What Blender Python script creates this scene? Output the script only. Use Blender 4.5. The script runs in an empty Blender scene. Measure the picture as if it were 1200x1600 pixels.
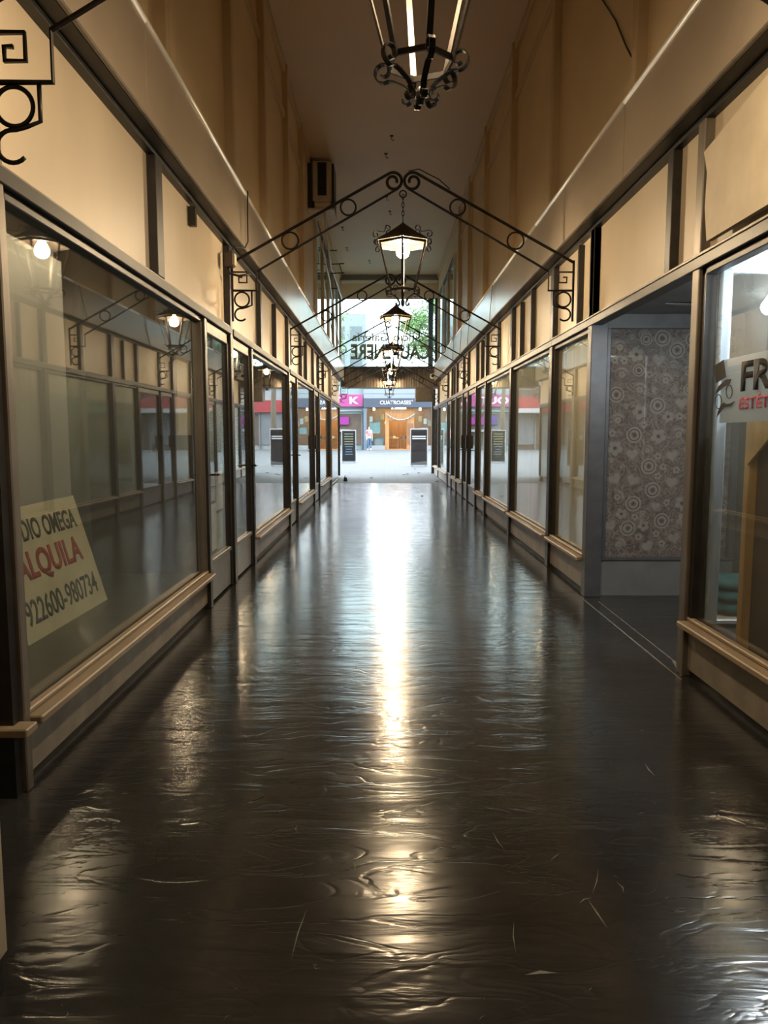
import bpy, bmesh, math, random
from mathutils import Vector, Matrix
random.seed(7)
SC = bpy.context.scene
COL = SC.collection
PI = math.pi

# ------------------------------------------------------------------ camera, sky, exposure
F_PX, EYE, HOR = 1150.0, 1.40, 120.0          # focal length in px of a 1200x1600 frame, eye height, horizon above centre
PITCH = math.atan(HOR / F_PX)
cam = bpy.data.objects.new('camera', bpy.data.cameras.new('camera'))
COL.objects.link(cam)
cam.location = (0, 0, EYE)
cam.rotation_euler = (PI / 2 - PITCH, 0, 0)
cam.data.sensor_fit = 'VERTICAL'
cam.data.sensor_height = 36.0
cam.data.lens = F_PX / 1600 * 36.0
cam.data.clip_start = 0.02
cam.data.clip_end = 400
SC.camera = cam

world = bpy.data.worlds.new('overcast_sky')
SC.world = world
world.use_nodes = True
WB = world.node_tree.nodes['Background']
WB.inputs[0].default_value = (0.83, 0.93, 1.0, 1)
WB.inputs[1].default_value = 5.9

SC.view_settings.view_transform = 'Standard'
SC.view_settings.look = 'None'
SC.view_settings.gamma = 1
SC.view_settings.exposure = 0.6
SC.view_settings.use_curve_mapping = False
SC.cycles.use_denoising = True
SC.cycles.max_bounces = 12
SC.cycles.diffuse_bounces = 8
SC.cycles.glossy_bounces = 5
SC.cycles.transparent_max_bounces = 24
SC.cycles.sample_clamp_indirect = 30.0
SC.cycles.caustics_refractive = False

BULB = 480.0          # lantern bulb radiance

# ------------------------------------------------------------------ helpers: materials
MATS = {}
def nodes_of(name):
    m = bpy.data.materials.new(name)
    m.use_nodes = True
    MATS[name] = m
    nt = m.node_tree
    return m, nt, nt.nodes['Principled BSDF']
def N(nt, t, **kw):
    n = nt.nodes.new(t)
    for k, v in kw.items():
        setattr(n, k, v)
    return n
def coords(nt, scale=(1, 1, 1), rot=(0, 0, 0)):
    tc = N(nt, 'ShaderNodeTexCoord')
    mp = N(nt, 'ShaderNodeMapping')
    mp.inputs['Scale'].default_value = scale
    mp.inputs['Rotation'].default_value = rot
    nt.links.new(tc.outputs['Object'], mp.inputs['Vector'])
    return mp.outputs['Vector']
def noise(nt, vec, scale, detail=4, rough=0.55, dist=0.0):
    n = N(nt, 'ShaderNodeTexNoise')
    n.inputs['Scale'].default_value = scale
    n.inputs['Detail'].default_value = detail
    n.inputs['Roughness'].default_value = rough
    n.inputs['Distortion'].default_value = dist
    nt.links.new(vec, n.inputs['Vector'])
    return n.outputs['Fac']
def ramp(nt, fac, stops):
    r = N(nt, 'ShaderNodeValToRGB')
    e = r.color_ramp.elements
    while len(e) < len(stops):
        e.new(0.5)
    for el, (p, c) in zip(e, stops):
        el.position = p
        el.color = (c[0], c[1], c[2], 1) if hasattr(c, '__len__') else (c, c, c, 1)
    nt.links.new(fac, r.inputs['Fac'])
    return r.outputs['Color']
def bump(nt, bsdf, fac, strength, dist=0.01):
    b = N(nt, 'ShaderNodeBump')
    b.inputs['Strength'].default_value = strength
    b.inputs['Distance'].default_value = dist
    nt.links.new(fac, b.inputs['Height'])
    nt.links.new(b.outputs['Normal'], bsdf.inputs['Normal'])
def mixc(nt, fac, a, b, mode='MIX'):
    m = N(nt, 'ShaderNodeMix', data_type='RGBA', blend_type=mode)
    for s, v in ((6, a), (7, b)):
        if hasattr(v, 'is_linked'):
            nt.links.new(v, m.inputs[s])
        else:
            m.inputs[s].default_value = (v[0], v[1], v[2], 1)
    if hasattr(fac, 'is_linked'):
        nt.links.new(fac, m.inputs[0])
    else:
        m.inputs[0].default_value = fac
    return m.outputs[2]
def plain(name, col, rough=0.5, metal=0.0, var=0.12, nscale=6.0, bmp=0.0, spec=0.5, stretch=(1, 1, 1)):
    m, nt, b = nodes_of(name)
    v = coords(nt, stretch)
    f = noise(nt, v, nscale, 5)
    lo = tuple(max(0, c * (1 - var)) for c in col)
    hi = tuple(min(1, c * (1 + var)) for c in col)
    nt.links.new(ramp(nt, f, [(0.3, lo), (0.7, hi)]), b.inputs['Base Color'])
    b.inputs['Roughness'].default_value = rough
    b.inputs['Metallic'].default_value = metal
    b.inputs['Specular IOR Level'].default_value = spec
    if bmp:
        bump(nt, b, f, bmp)
    return m
def glow(name, col, strength):
    m, nt, b = nodes_of(name)
    b.inputs['Base Color'].default_value = (col[0], col[1], col[2], 1)
    b.inputs['Emission Color'].default_value = (col[0], col[1], col[2], 1)
    b.inputs['Emission Strength'].default_value = strength
    return m
def glass(name, tint=(0.93, 0.95, 0.94), rough=0.0, dust=0.0, f0=0.04, wave=0.0):
    m, nt, b = nodes_of(name)
    nt.nodes.remove(b)
    out = nt.nodes['Material Output']
    geo = N(nt, 'ShaderNodeNewGeometry')
    dot = N(nt, 'ShaderNodeVectorMath', operation='DOT_PRODUCT')
    nt.links.new(geo.outputs['Incoming'], dot.inputs[0])
    nt.links.new(geo.outputs['True Normal'], dot.inputs[1])
    ab = N(nt, 'ShaderNodeMath', operation='ABSOLUTE'); nt.links.new(dot.outputs['Value'], ab.inputs[0])
    om = N(nt, 'ShaderNodeMath', operation='SUBTRACT'); om.inputs[0].default_value = 1.0; nt.links.new(ab.outputs[0], om.inputs[1])
    pw = N(nt, 'ShaderNodeMath', operation='POWER'); nt.links.new(om.outputs[0], pw.inputs[0]); pw.inputs[1].default_value = 5.0
    ma = N(nt, 'ShaderNodeMath', operation='MULTIPLY_ADD'); nt.links.new(pw.outputs[0], ma.inputs[0])
    ma.inputs[1].default_value = 1 - f0; ma.inputs[2].default_value = f0
    tr = N(nt, 'ShaderNodeBsdfTransparent'); tr.inputs[0].default_value = (*tint, 1)
    gl = N(nt, 'ShaderNodeBsdfGlossy'); gl.inputs['Roughness'].default_value = rough
    gl.inputs['Color'].default_value = (0.97, 0.98, 0.97, 1)
    if wave:
        bp = N(nt, 'ShaderNodeBump'); bp.inputs['Strength'].default_value = wave; bp.inputs['Distance'].default_value = 0.01
        nt.links.new(noise(nt, coords(nt), 1.3, 2), bp.inputs['Height'])
        nt.links.new(bp.outputs['Normal'], gl.inputs['Normal'])
    mx = N(nt, 'ShaderNodeMixShader')
    base = tr.outputs[0]
    if dust:
        df = N(nt, 'ShaderNodeBsdfDiffuse'); df.inputs[0].default_value = (0.6, 0.6, 0.56, 1)
        m2 = N(nt, 'ShaderNodeMixShader')
        nz = noise(nt, coords(nt, (1, 1, 0.5)), 2.2, 6, 0.65)
        sc = N(nt, 'ShaderNodeMath', operation='MULTIPLY'); nt.links.new(nz, sc.inputs[0]); sc.inputs[1].default_value = dust * 2
        nt.links.new(sc.outputs[0], m2.inputs[0])
        nt.links.new(tr.outputs[0], m2.inputs[1]); nt.links.new(df.outputs[0], m2.inputs[2])
        base = m2.outputs[0]
    nt.links.new(ma.outputs[0], mx.inputs[0])
    nt.links.new(base, mx.inputs[1]); nt.links.new(gl.outputs[0], mx.inputs[2])
    nt.links.new(mx.outputs[0], out.inputs['Surface'])
    return m

# ------------------------------------------------------------------ helpers: meshes
class MB:
    def __init__(s):
        s.v, s.f, s.sm = [], [], []
    def add(s, vs, fs, smooth=False):
        o = len(s.v)
        s.v += [tuple(p) for p in vs]
        s.f += [tuple(i + o for i in f) for f in fs]
        s.sm += [smooth] * len(fs)
        return s
    def box(s, x0, x1, y0, y1, z0, z1, M=None):
        if x0 > x1: x0, x1 = x1, x0
        if y0 > y1: y0, y1 = y1, y0
        if z0 > z1: z0, z1 = z1, z0
        vs = [(x0, y0, z0), (x1, y0, z0), (x1, y1, z0), (x0, y1, z0), (x0, y0, z1), (x1, y0, z1), (x1, y1, z1), (x0, y1, z1)]
        if M: vs = [M @ Vector(p) for p in vs]
        return s.add(vs, [(0, 3, 2, 1), (4, 5, 6, 7), (0, 1, 5, 4), (1, 2, 6, 5), (2, 3, 7, 6), (3, 0, 4, 7)])
    def bbox(s, x0, x1, y0, y1, z0, z1, b=0.004):
        """box with chamfered edges"""
        if x0 > x1: x0, x1 = x1, x0
        bm = bmesh.new()
        bmesh.ops.create_cube(bm, size=1.0)
        for v in bm.verts:
            v.co = Vector(((x0 + x1) / 2 + v.co.x * (x1 - x0), (y0 + y1) / 2 + v.co.y * (y1 - y0), (z0 + z1) / 2 + v.co.z * (z1 - z0)))
        bmesh.ops.bevel(bm, geom=list(bm.edges), offset=b, segments=1, affect='EDGES')
        bm.verts.index_update()
        s.add([v.co[:] for v in bm.verts], [[v.index for v in f.verts] for f in bm.faces])
        bm.free()
        return s
    def tube(s, pts, r, n=8, closed=False, caps=True, smooth=True):
        pts = [Vector(p) for p in pts]
        k = len(pts)
        rs = r if hasattr(r, '__len__') else [r] * k
        tang = []
        for i in range(k):
            a = pts[i - 1] if (i > 0 or closed) else pts[i]
            b = pts[(i + 1) % k] if (i < k - 1 or closed) else pts[i]
            t = (b - a)
            tang.append(t.normalized() if t.length > 1e-9 else Vector((0, 0, 1)))
        up = Vector((0, 1, 0)) if abs(tang[0].y) < 0.9 else Vector((0, 0, 1))
        nrm = (up - tang[0] * up.dot(tang[0])).normalized()
        rings = []
        for i in range(k):
            nrm = (nrm - tang[i] * nrm.dot(tang[i]))
            nrm = nrm.normalized() if nrm.length > 1e-6 else Vector((1, 0, 0))
            bn = tang[i].cross(nrm)
            rings.append([pts[i] + (nrm * math.cos(2 * PI * (j + 0.5) / n) + bn * math.sin(2 * PI * (j + 0.5) / n)) * rs[i] for j in range(n)])
        vs = [p for rg in rings for p in rg]
        fs = []
        for i in range(k if closed else k - 1):
            a, b = i * n, ((i + 1) % k) * n
            for j in range(n):
                fs.append((a + j, a + (j + 1) % n, b + (j + 1) % n, b + j))
        s.add(vs, fs, smooth and n > 5)
        if caps and not closed:
            o = len(s.v) - k * n
            s.f += [tuple(o + j for j in reversed(range(n))), tuple(o + (k - 1) * n + j for j in range(n))]
            s.sm += [False, False]
        return s
    def strap(s, pts, w, t, side):
        """flat bar: width w along the unit vector side, thickness t, swept along pts lying in the plane normal to side"""
        pts = [Vector(p) for p in pts]
        side = Vector(side).normalized()
        k = len(pts)
        vs = []
        for i in range(k):
            a = pts[max(i - 1, 0)]; b = pts[min(i + 1, k - 1)]
            tg = (b - a).normalized()
            nn = side.cross(tg).normalized()
            for (p, q) in ((-1, -1), (1, -1), (1, 1), (-1, 1)):
                vs.append(pts[i] + side * (p * w / 2) + nn * (q * t / 2))
        fs = []
        for i in range(k - 1):
            a, b = i * 4, (i + 1) * 4
            for j in range(4):
                fs.append((a + j, a + (j + 1) % 4, b + (j + 1) % 4, b + j))
        fs += [(3, 2, 1, 0), tuple((k - 1) * 4 + j for j in range(4))]
        return s.add(vs, fs)
    def lathe(s, prof, n=16, c=(0, 0, 0), smooth=True):
        vs, fs = [], []
        for (r, z) in prof:
            for j in range(n):
                a = 2 * PI * j / n
                vs.append((c[0] + r * math.cos(a), c[1] + r * math.sin(a), c[2] + z))
        for i in range(len(prof) - 1):
            for j in range(n):
                fs.append((i * n + j, i * n + (j + 1) % n, (i + 1) * n + (j + 1) % n, (i + 1) * n + j))
        fs.append(tuple(reversed(range(n))))
        fs.append(tuple((len(prof) - 1) * n + j for j in range(n)))
        return s.add(vs, fs, smooth)
    def prism(s, poly, fn, t):
        """extrude a 2D polygon; fn(u, v, w) -> 3D"""
        n = len(poly)
        vs = [fn(u, v, 0) for u, v in poly] + [fn(u, v, t) for u, v in poly]
        fs = [tuple(range(n)), tuple(range(2 * n - 1, n - 1, -1))]
        for i in range(n):
            j = (i + 1) % n
            fs.append((i, i + n, j + n, j))
        return s.add(vs, fs)
    def mesh(s, name):
        me = bpy.data.meshes.new(name)
        me.from_pydata(s.v, [], s.f)
        for p, q in zip(me.polygons, s.sm):
            p.use_smooth = q
        bm = bmesh.new(); bm.from_mesh(me)
        bmesh.ops.recalc_face_normals(bm, faces=bm.faces)
        bm.to_mesh(me); bm.free()
        return me

def mk(name, mb, mat, parent=None, label=None, kind=None):
    me = mb.mesh(name) if isinstance(mb, MB) else mb
    if not me.materials:
        me.materials.append(MATS[mat])
    o = bpy.data.objects.new(name, me)
    COL.objects.link(o)
    if parent: o.parent = parent
    if label: o['label'] = label
    if kind: o['kind'] = kind
    return o
def tag(o, label, cat, group=None, kind=None):
    o['label'] = label; o['category'] = cat
    if group: o['group'] = group
    if kind: o['kind'] = kind
    return o
def empty(name, loc=(0, 0, 0), rz=0.0):
    o = bpy.data.objects.new(name, None)
    o.empty_display_size = 0.1
    COL.objects.link(o)
    o.location = loc; o.rotation_euler = (0, 0, rz)
    return o
def struct(name, mb, mat, label, cat='wall'):
    return tag(mk(name, mb, mat), label, cat, kind='structure')
def sroot(name, label, cat, loc=(0, 0, 0)):
    return tag(empty(name, loc), label, cat, kind='structure')
def copy_tree(o, parent=None):
    c = o.copy(); COL.objects.link(c); c.parent = parent
    for ch in list(o.children):
        copy_tree(ch, c)
    return c
def text_mesh(body, w, h, bold=0.0, extrude=0.002):
    cu = bpy.data.curves.new('lettering', 'FONT')
    cu.body = body; cu.size = 1.0; cu.offset = bold; cu.extrude = 0.0; cu.resolution_u = 4
    ob = bpy.data.objects.new('lettering', cu); COL.objects.link(ob)
    dg = bpy.context.evaluated_depsgraph_get()
    me = bpy.data.meshes.new_from_object(ob.evaluated_get(dg))
    bpy.data.objects.remove(ob)
    xs = [v.co.x for v in me.vertices]; ys = [v.co.y for v in me.vertices]
    x0, x1, y0, y1 = min(xs), max(xs), min(ys), max(ys)
    for v in me.vertices:
        v.co = ((v.co.x - x0) / (x1 - x0) * w, (v.co.y - y0) / (y1 - y0) * h, 0)
    bm = bmesh.new(); bm.from_mesh(me)
    r = bmesh.ops.extrude_face_region(bm, geom=list(bm.faces))
    for g in r['geom']:
        if isinstance(g, bmesh.types.BMVert): g.co.z += extrude
    bmesh.ops.recalc_face_normals(bm, faces=bm.faces)
    bm.to_mesh(me); bm.free()
    return me
def text(name, body, w, h, mat, M, parent, bold=0.0):
    me = text_mesh(body, w, h, bold)
    me.materials.clear(); me.materials.append(MATS[mat])
    o = bpy.data.objects.new(name, me); COL.objects.link(o)
    if parent: o.parent = parent
    o.matrix_local = M
    return o
def frame_M(origin, xdir, ydir):
    x = Vector(xdir).normalized(); y = Vector(ydir).normalized(); z = x.cross(y)
    M = Matrix((x, y, z)).transposed().to_4x4()
    M.translation = Vector(origin)
    return M
def arc(cx, cy, r, a0, a1, n=12):
    return [(cx + r * math.cos(a0 + (a1 - a0) * i / n), cy + r * math.sin(a0 + (a1 - a0) * i / n)) for i in range(n + 1)]
def spiral(cx, cy, r0, r1, a0, a1, n=18):
    return [(cx + (r0 + (r1 - r0) * i / n) * math.cos(a0 + (a1 - a0) * i / n), cy + (r0 + (r1 - r0) * i / n) * math.sin(a0 + (a1 - a0) * i / n)) for i in range(n + 1)]
_cp, _sp = math.cos(PITCH), math.sin(PITCH)
def ray(px, py):
    u, v = (px - 600) / F_PX, (800 - py) / F_PX
    return Vector((u, _cp + v * _sp, -_sp + v * _cp))
def on_floor(px, py, z=0.0):
    r = ray(px, py); t = (z - EYE) / r.z
    return Vector((r.x * t, r.y * t, z))
def on_x(px, py, x):
    r = ray(px, py); t = x / r.x
    return Vector((x, r.y * t, EYE + r.z * t))

# ------------------------------------------------------------------ materials
plain('upper_wall', (0.66, 0.52, 0.33), 0.55, var=0.05, nscale=1.2)
plain('batten_paint', (0.54, 0.41, 0.255), 0.5, var=0.06, nscale=3)
plain('ceiling_paint', (0.66, 0.52, 0.37), 0.6, var=0.04, nscale=0.8)
plain('transom_panel', (0.60, 0.50, 0.37), 0.45, var=0.06, nscale=1.6, stretch=(1, 1, 0.3))
plain('fascia_panel', (0.36, 0.30, 0.235), 0.28, var=0.07, nscale=2.5)
plain('bronze_frame', (0.036, 0.033, 0.031), 0.40, 0.25, var=0.25, nscale=9)
plain('dark_frame', (0.028, 0.027, 0.027), 0.42, 0.3, var=0.25, nscale=9)
plain('worn_frame', (0.20, 0.175, 0.15), 0.42, 0.4, var=0.25, nscale=12, stretch=(1, 1, 0.2))
plain('blue_grey_frame', (0.115, 0.115, 0.125), 0.4, 0.2, var=0.15, nscale=10)
plain('pale_blue_frame', (0.42, 0.50, 0.58), 0.4, 0.2, var=0.2, nscale=16, stretch=(1, 1, 0.15))
plain('sill_wood', (0.33, 0.255, 0.175), 0.45, var=0.25, nscale=10, stretch=(1, 0.12, 1))
plain('plinth_panel', (0.29, 0.255, 0.215), 0.45, var=0.2, nscale=7)
plain('plinth_grey', (0.20, 0.20, 0.205), 0.4, var=0.15, nscale=5)
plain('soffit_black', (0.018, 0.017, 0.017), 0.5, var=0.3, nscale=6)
plain('edge_metal', (0.80, 0.78, 0.74), 0.3, 0.6, var=0.08, nscale=8)
plain('edge_white', (0.95, 0.94, 0.92), 0.38, 0.35, var=0.04, nscale=8)
plain('iron_black', (0.018, 0.015, 0.013), 0.42, 0.5, var=0.3, nscale=25, bmp=0.1)
plain('rusty_iron', (0.05, 0.038, 0.03), 0.6, 0.4, var=0.3, nscale=25)
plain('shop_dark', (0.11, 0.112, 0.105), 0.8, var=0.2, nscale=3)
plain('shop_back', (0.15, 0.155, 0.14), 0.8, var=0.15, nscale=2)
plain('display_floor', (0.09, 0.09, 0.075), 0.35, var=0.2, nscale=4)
plain('grey_board', (0.27, 0.255, 0.23), 0.35, var=0.12, nscale=2)
plain('cream_board', (0.58, 0.50, 0.38), 0.6, var=0.1, nscale=5)
plain('sign_card', (0.56, 0.50, 0.33), 0.7, var=0.1, nscale=6)
plain('ink_dark', (0.05, 0.055, 0.04), 0.7, var=0.3, nscale=20)
plain('ink_red', (0.36, 0.055, 0.04), 0.7, var=0.25, nscale=20)
plain('white_plastic', (0.75, 0.75, 0.73), 0.4, var=0.05)
plain('pvc_pipe', (0.62, 0.58, 0.52), 0.4, var=0.1)
plain('black_plastic', (0.012, 0.012, 0.013), 0.35, var=0.2)
plain('cable_black', (0.03, 0.024, 0.018), 0.6, var=0.2)
plain('ac_case', (0.50, 0.43, 0.33), 0.5, var=0.12, nscale=5)
plain('pine', (0.62, 0.36, 0.12), 0.55, var=0.2, nscale=9, stretch=(1, 1, 0.15))
plain('hardboard', (0.085, 0.06, 0.045), 0.6, var=0.2, nscale=7)
plain('teal_cloth', (0.05, 0.15, 0.15), 0.85, var=0.3, nscale=14, bmp=0.3)
plain('canopy_wood', (0.10, 0.078, 0.062), 0.6, var=0.3, nscale=5, stretch=(4, 1, 0.4))
plain('shutter_box', (0.075, 0.060, 0.048), 0.5, var=0.2, nscale=4)
plain('paper_white', (0.72, 0.72, 0.70), 0.8, var=0.1, nscale=7)
plain('old_wall', (0.55, 0.46, 0.33), 0.6, var=0.2, nscale=6)
plain('skirting_dark', (0.02, 0.02, 0.02), 0.5)
plain('scuff', (0.26, 0.25, 0.22), 0.7, var=0.3, nscale=60)
plain('seam', (0.24, 0.24, 0.22), 0.6, var=0.4, nscale=14)
plain('white_render', (0.2025, 0.2109, 0.2137), 0.6, var=0.04, nscale=1)
plain('pale_cladding', (0.1687, 0.194, 0.2081), 0.5, var=0.03, nscale=1)
plain('blue_fascia', (0.0337, 0.0439, 0.0647), 0.5, var=0.06)
plain('blue_pilaster', (0.0844, 0.1125, 0.1518), 0.5, var=0.06)
plain('white_letters', (0.57, 0.57, 0.57), 0.5, var=0.02)
plain('pink_sign', (0.2362, 0.0337, 0.135), 0.4, var=0.08)
plain('magenta_sign', (0.1687, 0.0068, 0.1406), 0.4, var=0.1)
plain('purple_sign', (0.0562, 0.0337, 0.1575), 0.4, var=0.1)
plain('red_sign', (0.2025, 0.0141, 0.0169), 0.4, var=0.1)
plain('green_sign', (0.04, 0.22, 0.06), 0.5, var=0.1)
plain('mint_panel', (0.1518, 0.2081, 0.2137), 0.5, var=0.05)
plain('shop_wood', (0.30, 0.14, 0.045), 0.5, var=0.2, nscale=3, stretch=(3, 1, 0.3))
plain('shop_wood_dark', (0.16, 0.075, 0.035), 0.5, var=0.2, nscale=3)
plain('far_brown', (0.0675, 0.045, 0.0309), 0.6, var=0.3, nscale=2)
plain('far_grey', (0.1069, 0.1125, 0.1209), 0.6, var=0.1, nscale=2)
plain('banner_dark', (0.010, 0.010, 0.014), 0.45, var=0.3, nscale=2)
plain('banner_teal', (0.004, 0.009, 0.0124), 0.45, var=0.3, nscale=2)
plain('banner_mauve', (0.0225, 0.0185, 0.0214), 0.45, var=0.25, nscale=2)
plain('banner_print', (0.16, 0.155, 0.085), 0.6, var=0.15)
plain('alu', (0.418, 0.4256, 0.4332), 0.35, 0.7, var=0.05)
plain('gold_letter', (0.3192, 0.2812, 0.152), 0.5, var=0.08)
plain('bark', (0.11, 0.085, 0.06), 0.9, var=0.3, nscale=14, bmp=0.5)
plain('leaf_green', (0.17, 0.26, 0.085), 0.6, var=0.3, nscale=4)
plain('leaf_dry', (0.10, 0.065, 0.03), 0.8, var=0.3)
plain('skin', (0.50, 0.30, 0.21), 0.6, var=0.06)
plain('hair', (0.02, 0.014, 0.012), 0.5, var=0.3)
plain('jeans', (0.0394, 0.0956, 0.1687), 0.8, var=0.15, nscale=16)
plain('shoe', (0.30, 0.33, 0.36), 0.6)
plain('frosted_band', (0.50, 0.52, 0.52), 0.5, var=0.05)
_nt = MATS['frosted_band'].node_tree
_tl = N(_nt, 'ShaderNodeBsdfTranslucent'); _tl.inputs[0].default_value = (0.6, 0.62, 0.62, 1)
_mx = N(_nt, 'ShaderNodeMixShader'); _mx.inputs[0].default_value = 0.4
_nt.links.new(_nt.nodes['Principled BSDF'].outputs[0], _mx.inputs[1]); _nt.links.new(_tl.outputs[0], _mx.inputs[2])
_nt.links.new(_mx.outputs[0], _nt.nodes['Material Output'].inputs['Surface'])
plain('logo_grey', (0.022, 0.021, 0.022), 0.6, var=0.1)
plain('print_pale', (0.46, 0.385, 0.36), 0.6, var=0.12, nscale=20)
plain('print_mid', (0.33, 0.255, 0.25), 0.6, var=0.12, nscale=20)
plain('print_dark', (0.13, 0.082, 0.085), 0.6, var=0.12, nscale=20)
plain('logo_pink', (0.60, 0.14, 0.22), 0.6, var=0.1)
glow('bulb_glow', (1.0, 0.75, 0.45), BULB)
glow('led_glow', (0.90, 0.95, 1.0), 430.0)
glow('spot_glow', (1.0, 0.78, 0.48), 110.0)
glass('pane_clear', dust=0.035, wave=0.02, f0=0.055)
glass('pane_dusty', dust=0.04, wave=0.03, f0=0.035)
glass('pane_lantern', tint=(0.97, 0.96, 0.94), dust=0.012)
glass('pane_far', tint=(0.85, 0.93, 0.93), dust=0.02)

def m_floor():
    m, nt, b = nodes_of('floor_dark')
    v = coords(nt)
    big = noise(nt, v, 0.55, 4, 0.6)
    med = noise(nt, coords(nt, (1, 1, 1)), 3.2, 6, 0.65, 0.6)
    c1 = ramp(nt, big, [(0.32, (0.024, 0.027, 0.031)), (0.52, (0.033, 0.033, 0.033)), (0.72, (0.030, 0.035, 0.040))])
    dirt = ramp(nt, med, [(0.40, (0, 0, 0)), (0.85, (0.018, 0.018, 0.018))])
    nt.links.new(mixc(nt, 1.0, c1, dirt, 'ADD'), b.inputs['Base Color'])
    b.inputs['IOR'].default_value = 1.45
    rr = N(nt, 'ShaderNodeMapRange')
    nt.links.new(noise(nt, v, 1.6, 4, 0.6), rr.inputs[0])
    rr.inputs[1].default_value = 0.3; rr.inputs[2].default_value = 0.75
    rr.inputs[3].default_value = 0.145; rr.inputs[4].default_value = 0.215
    nt.links.new(rr.outputs[0], b.inputs['Roughness'])
    b.inputs['Specular IOR Level'].default_value = 0.6
    # wrinkles lying across the passage, and soft dents
    wr = noise(nt, coords(nt, (1.6, 10.0, 1), (0, 0, 0.06)), 1.0, 5, 0.5, 0.5)
    wr2 = noise(nt, coords(nt, (2.3, 6.0, 1), (0, 0, -0.35)), 1.0, 3, 0.5, 1.2)
    rid = N(nt, 'ShaderNodeMath', operation='SUBTRACT'); nt.links.new(wr2, rid.inputs[0]); rid.inputs[1].default_value = 0.5
    rab = N(nt, 'ShaderNodeMath', operation='ABSOLUTE'); nt.links.new(rid.outputs[0], rab.inputs[0])
    rmn = N(nt, 'ShaderNodeMath', operation='MINIMUM'); nt.links.new(rab.outputs[0], rmn.inputs[0]); rmn.inputs[1].default_value = 0.05
    rsc = N(nt, 'ShaderNodeMath', operation='MULTIPLY'); nt.links.new(rmn.outputs[0], rsc.inputs[0]); rsc.inputs[1].default_value = 2.5
    ad = N(nt, 'ShaderNodeMath', operation='ADD'); nt.links.new(wr, ad.inputs[0]); nt.links.new(rsc.outputs[0], ad.inputs[1])
    bump(nt, b, ad.outputs[0], 0.33, 0.012)
m_floor()

def m_pavement():
    m, nt, b = nodes_of('pavement_stone')
    v = coords(nt)
    br = N(nt, 'ShaderNodeTexBrick')
    nt.links.new(v, br.inputs['Vector'])
    br.inputs['Scale'].default_value = 1.0
    br.inputs['Brick Width'].default_value = 0.8; br.inputs['Row Height'].default_value = 0.8
    br.inputs['Mortar Size'].default_value = 0.018
    br.inputs['Color1'].default_value = (0.099, 0.107, 0.113, 1); br.inputs['Color2'].default_value = (0.116, 0.123, 0.128, 1)
    br.inputs['Mortar'].default_value = (0.068, 0.073, 0.077, 1)
    nt.links.new(mixc(nt, 0.5, br.outputs['Color'], ramp(nt, noise(nt, v, 1.3, 5), [(0.3, (0.087, 0.094, 0.101)), (0.7, (0.130, 0.135, 0.138))])), b.inputs['Base Color'])
    b.inputs['Roughness'].default_value = 0.75
    b.inputs['Specular IOR Level'].default_value = 0.2
m_pavement()

def m_wallpaper():
    m, nt, b = nodes_of('wallpaper_print')
    v = coords(nt, (1, 1, 1))
    wob = N(nt, 'ShaderNodeMix', data_type='VECTOR')
    nz = N(nt, 'ShaderNodeTexNoise'); nz.inputs['Scale'].default_value = 9; nt.links.new(v, nz.inputs['Vector'])
    wob.inputs[0].default_value = 0.045
    nt.links.new(v, wob.inputs[4]); nt.links.new(nz.outputs['Color'], wob.inputs[5])
    vec = wob.outputs[1]
    nz2 = noise(nt, vec, 9, 2, 0.4, 2.0)
    base = ramp(nt, nz2, [(0.34, (0.17, 0.105, 0.105)), (0.43, (0.36, 0.275, 0.265)), (0.48, (0.14, 0.082, 0.085)), (0.56, (0.40, 0.32, 0.30)), (0.66, (0.19, 0.125, 0.125))])
    nt.links.new(base, b.inputs['Base Color'])
    b.inputs['Roughness'].default_value = 0.6
m_wallpaper()

def m_whitewash(name, ca, cb, cc, streak=(9, 9, 0.7), scale=1.0):
    m, nt, b = nodes_of(name)
    s = noise(nt, coords(nt, streak), scale, 6, 0.65, 0.3)
    g = noise(nt, coords(nt), 2.5, 5, 0.6)
    k = ramp(nt, s, [(0.33, ca), (0.5, cb), (0.68, cc)])
    nt.links.new(mixc(nt, 0.3, k, ramp(nt, g, [(0.3, ca), (0.7, cc)])), b.inputs['Base Color'])
    b.inputs['Roughness'].default_value = 0.7
m_whitewash('whitewash_cream', (0.46, 0.38, 0.27), (0.68, 0.63, 0.53), (0.78, 0.75, 0.68))
m_whitewash('whitewash_brown', (0.30, 0.21, 0.13), (0.40, 0.29, 0.19), (0.48, 0.37, 0.26))
m_whitewash('whitewash_grey', (0.55, 0.51, 0.45), (0.74, 0.74, 0.70), (0.82, 0.83, 0.81))
m_whitewash('whitewash_mint', (0.60, 0.66, 0.63), (0.66, 0.73, 0.70), (0.70, 0.77, 0.74), (1, 1, 0.4))
m_whitewash('flyer_print', (0.25, 0.27, 0.30), (0.50, 0.52, 0.52), (0.62, 0.62, 0.60), (6, 6, 14))

def m_shirt():
    m, nt, b = nodes_of('shirt_print')
    f = noise(nt, coords(nt), 5.0, 2, 0.5, 1.5)
    nt.links.new(ramp(nt, f, [(0.50, (0.45, 0.40, 0.42)), (0.56, (0.40, 0.08, 0.12))]), b.inputs['Base Color'])
    b.inputs['Roughness'].default_value = 0.8
m_shirt()

# ------------------------------------------------------------------ plan of the passage
XL, XR = -1.40, 1.74          # faces of the shopfront posts
FL, FR = -1.29, 1.62          # faces of the fascias
Z_RAIL, Z_TOP, Z_FAS, Z_CEIL = 2.36, 3.14, 3.62, 6.46
Y0, Y1 = -3.0, 24.0
ARCH_Y = [2.70, 6.85, 11.05, 15.30, 19.60, 23.72]
CX = 0.17
def xs(S, d):                 # x of a point d metres behind the post faces of side S (-1 left, +1 right)
    return (XL - d) if S < 0 else (XR + d)

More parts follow.
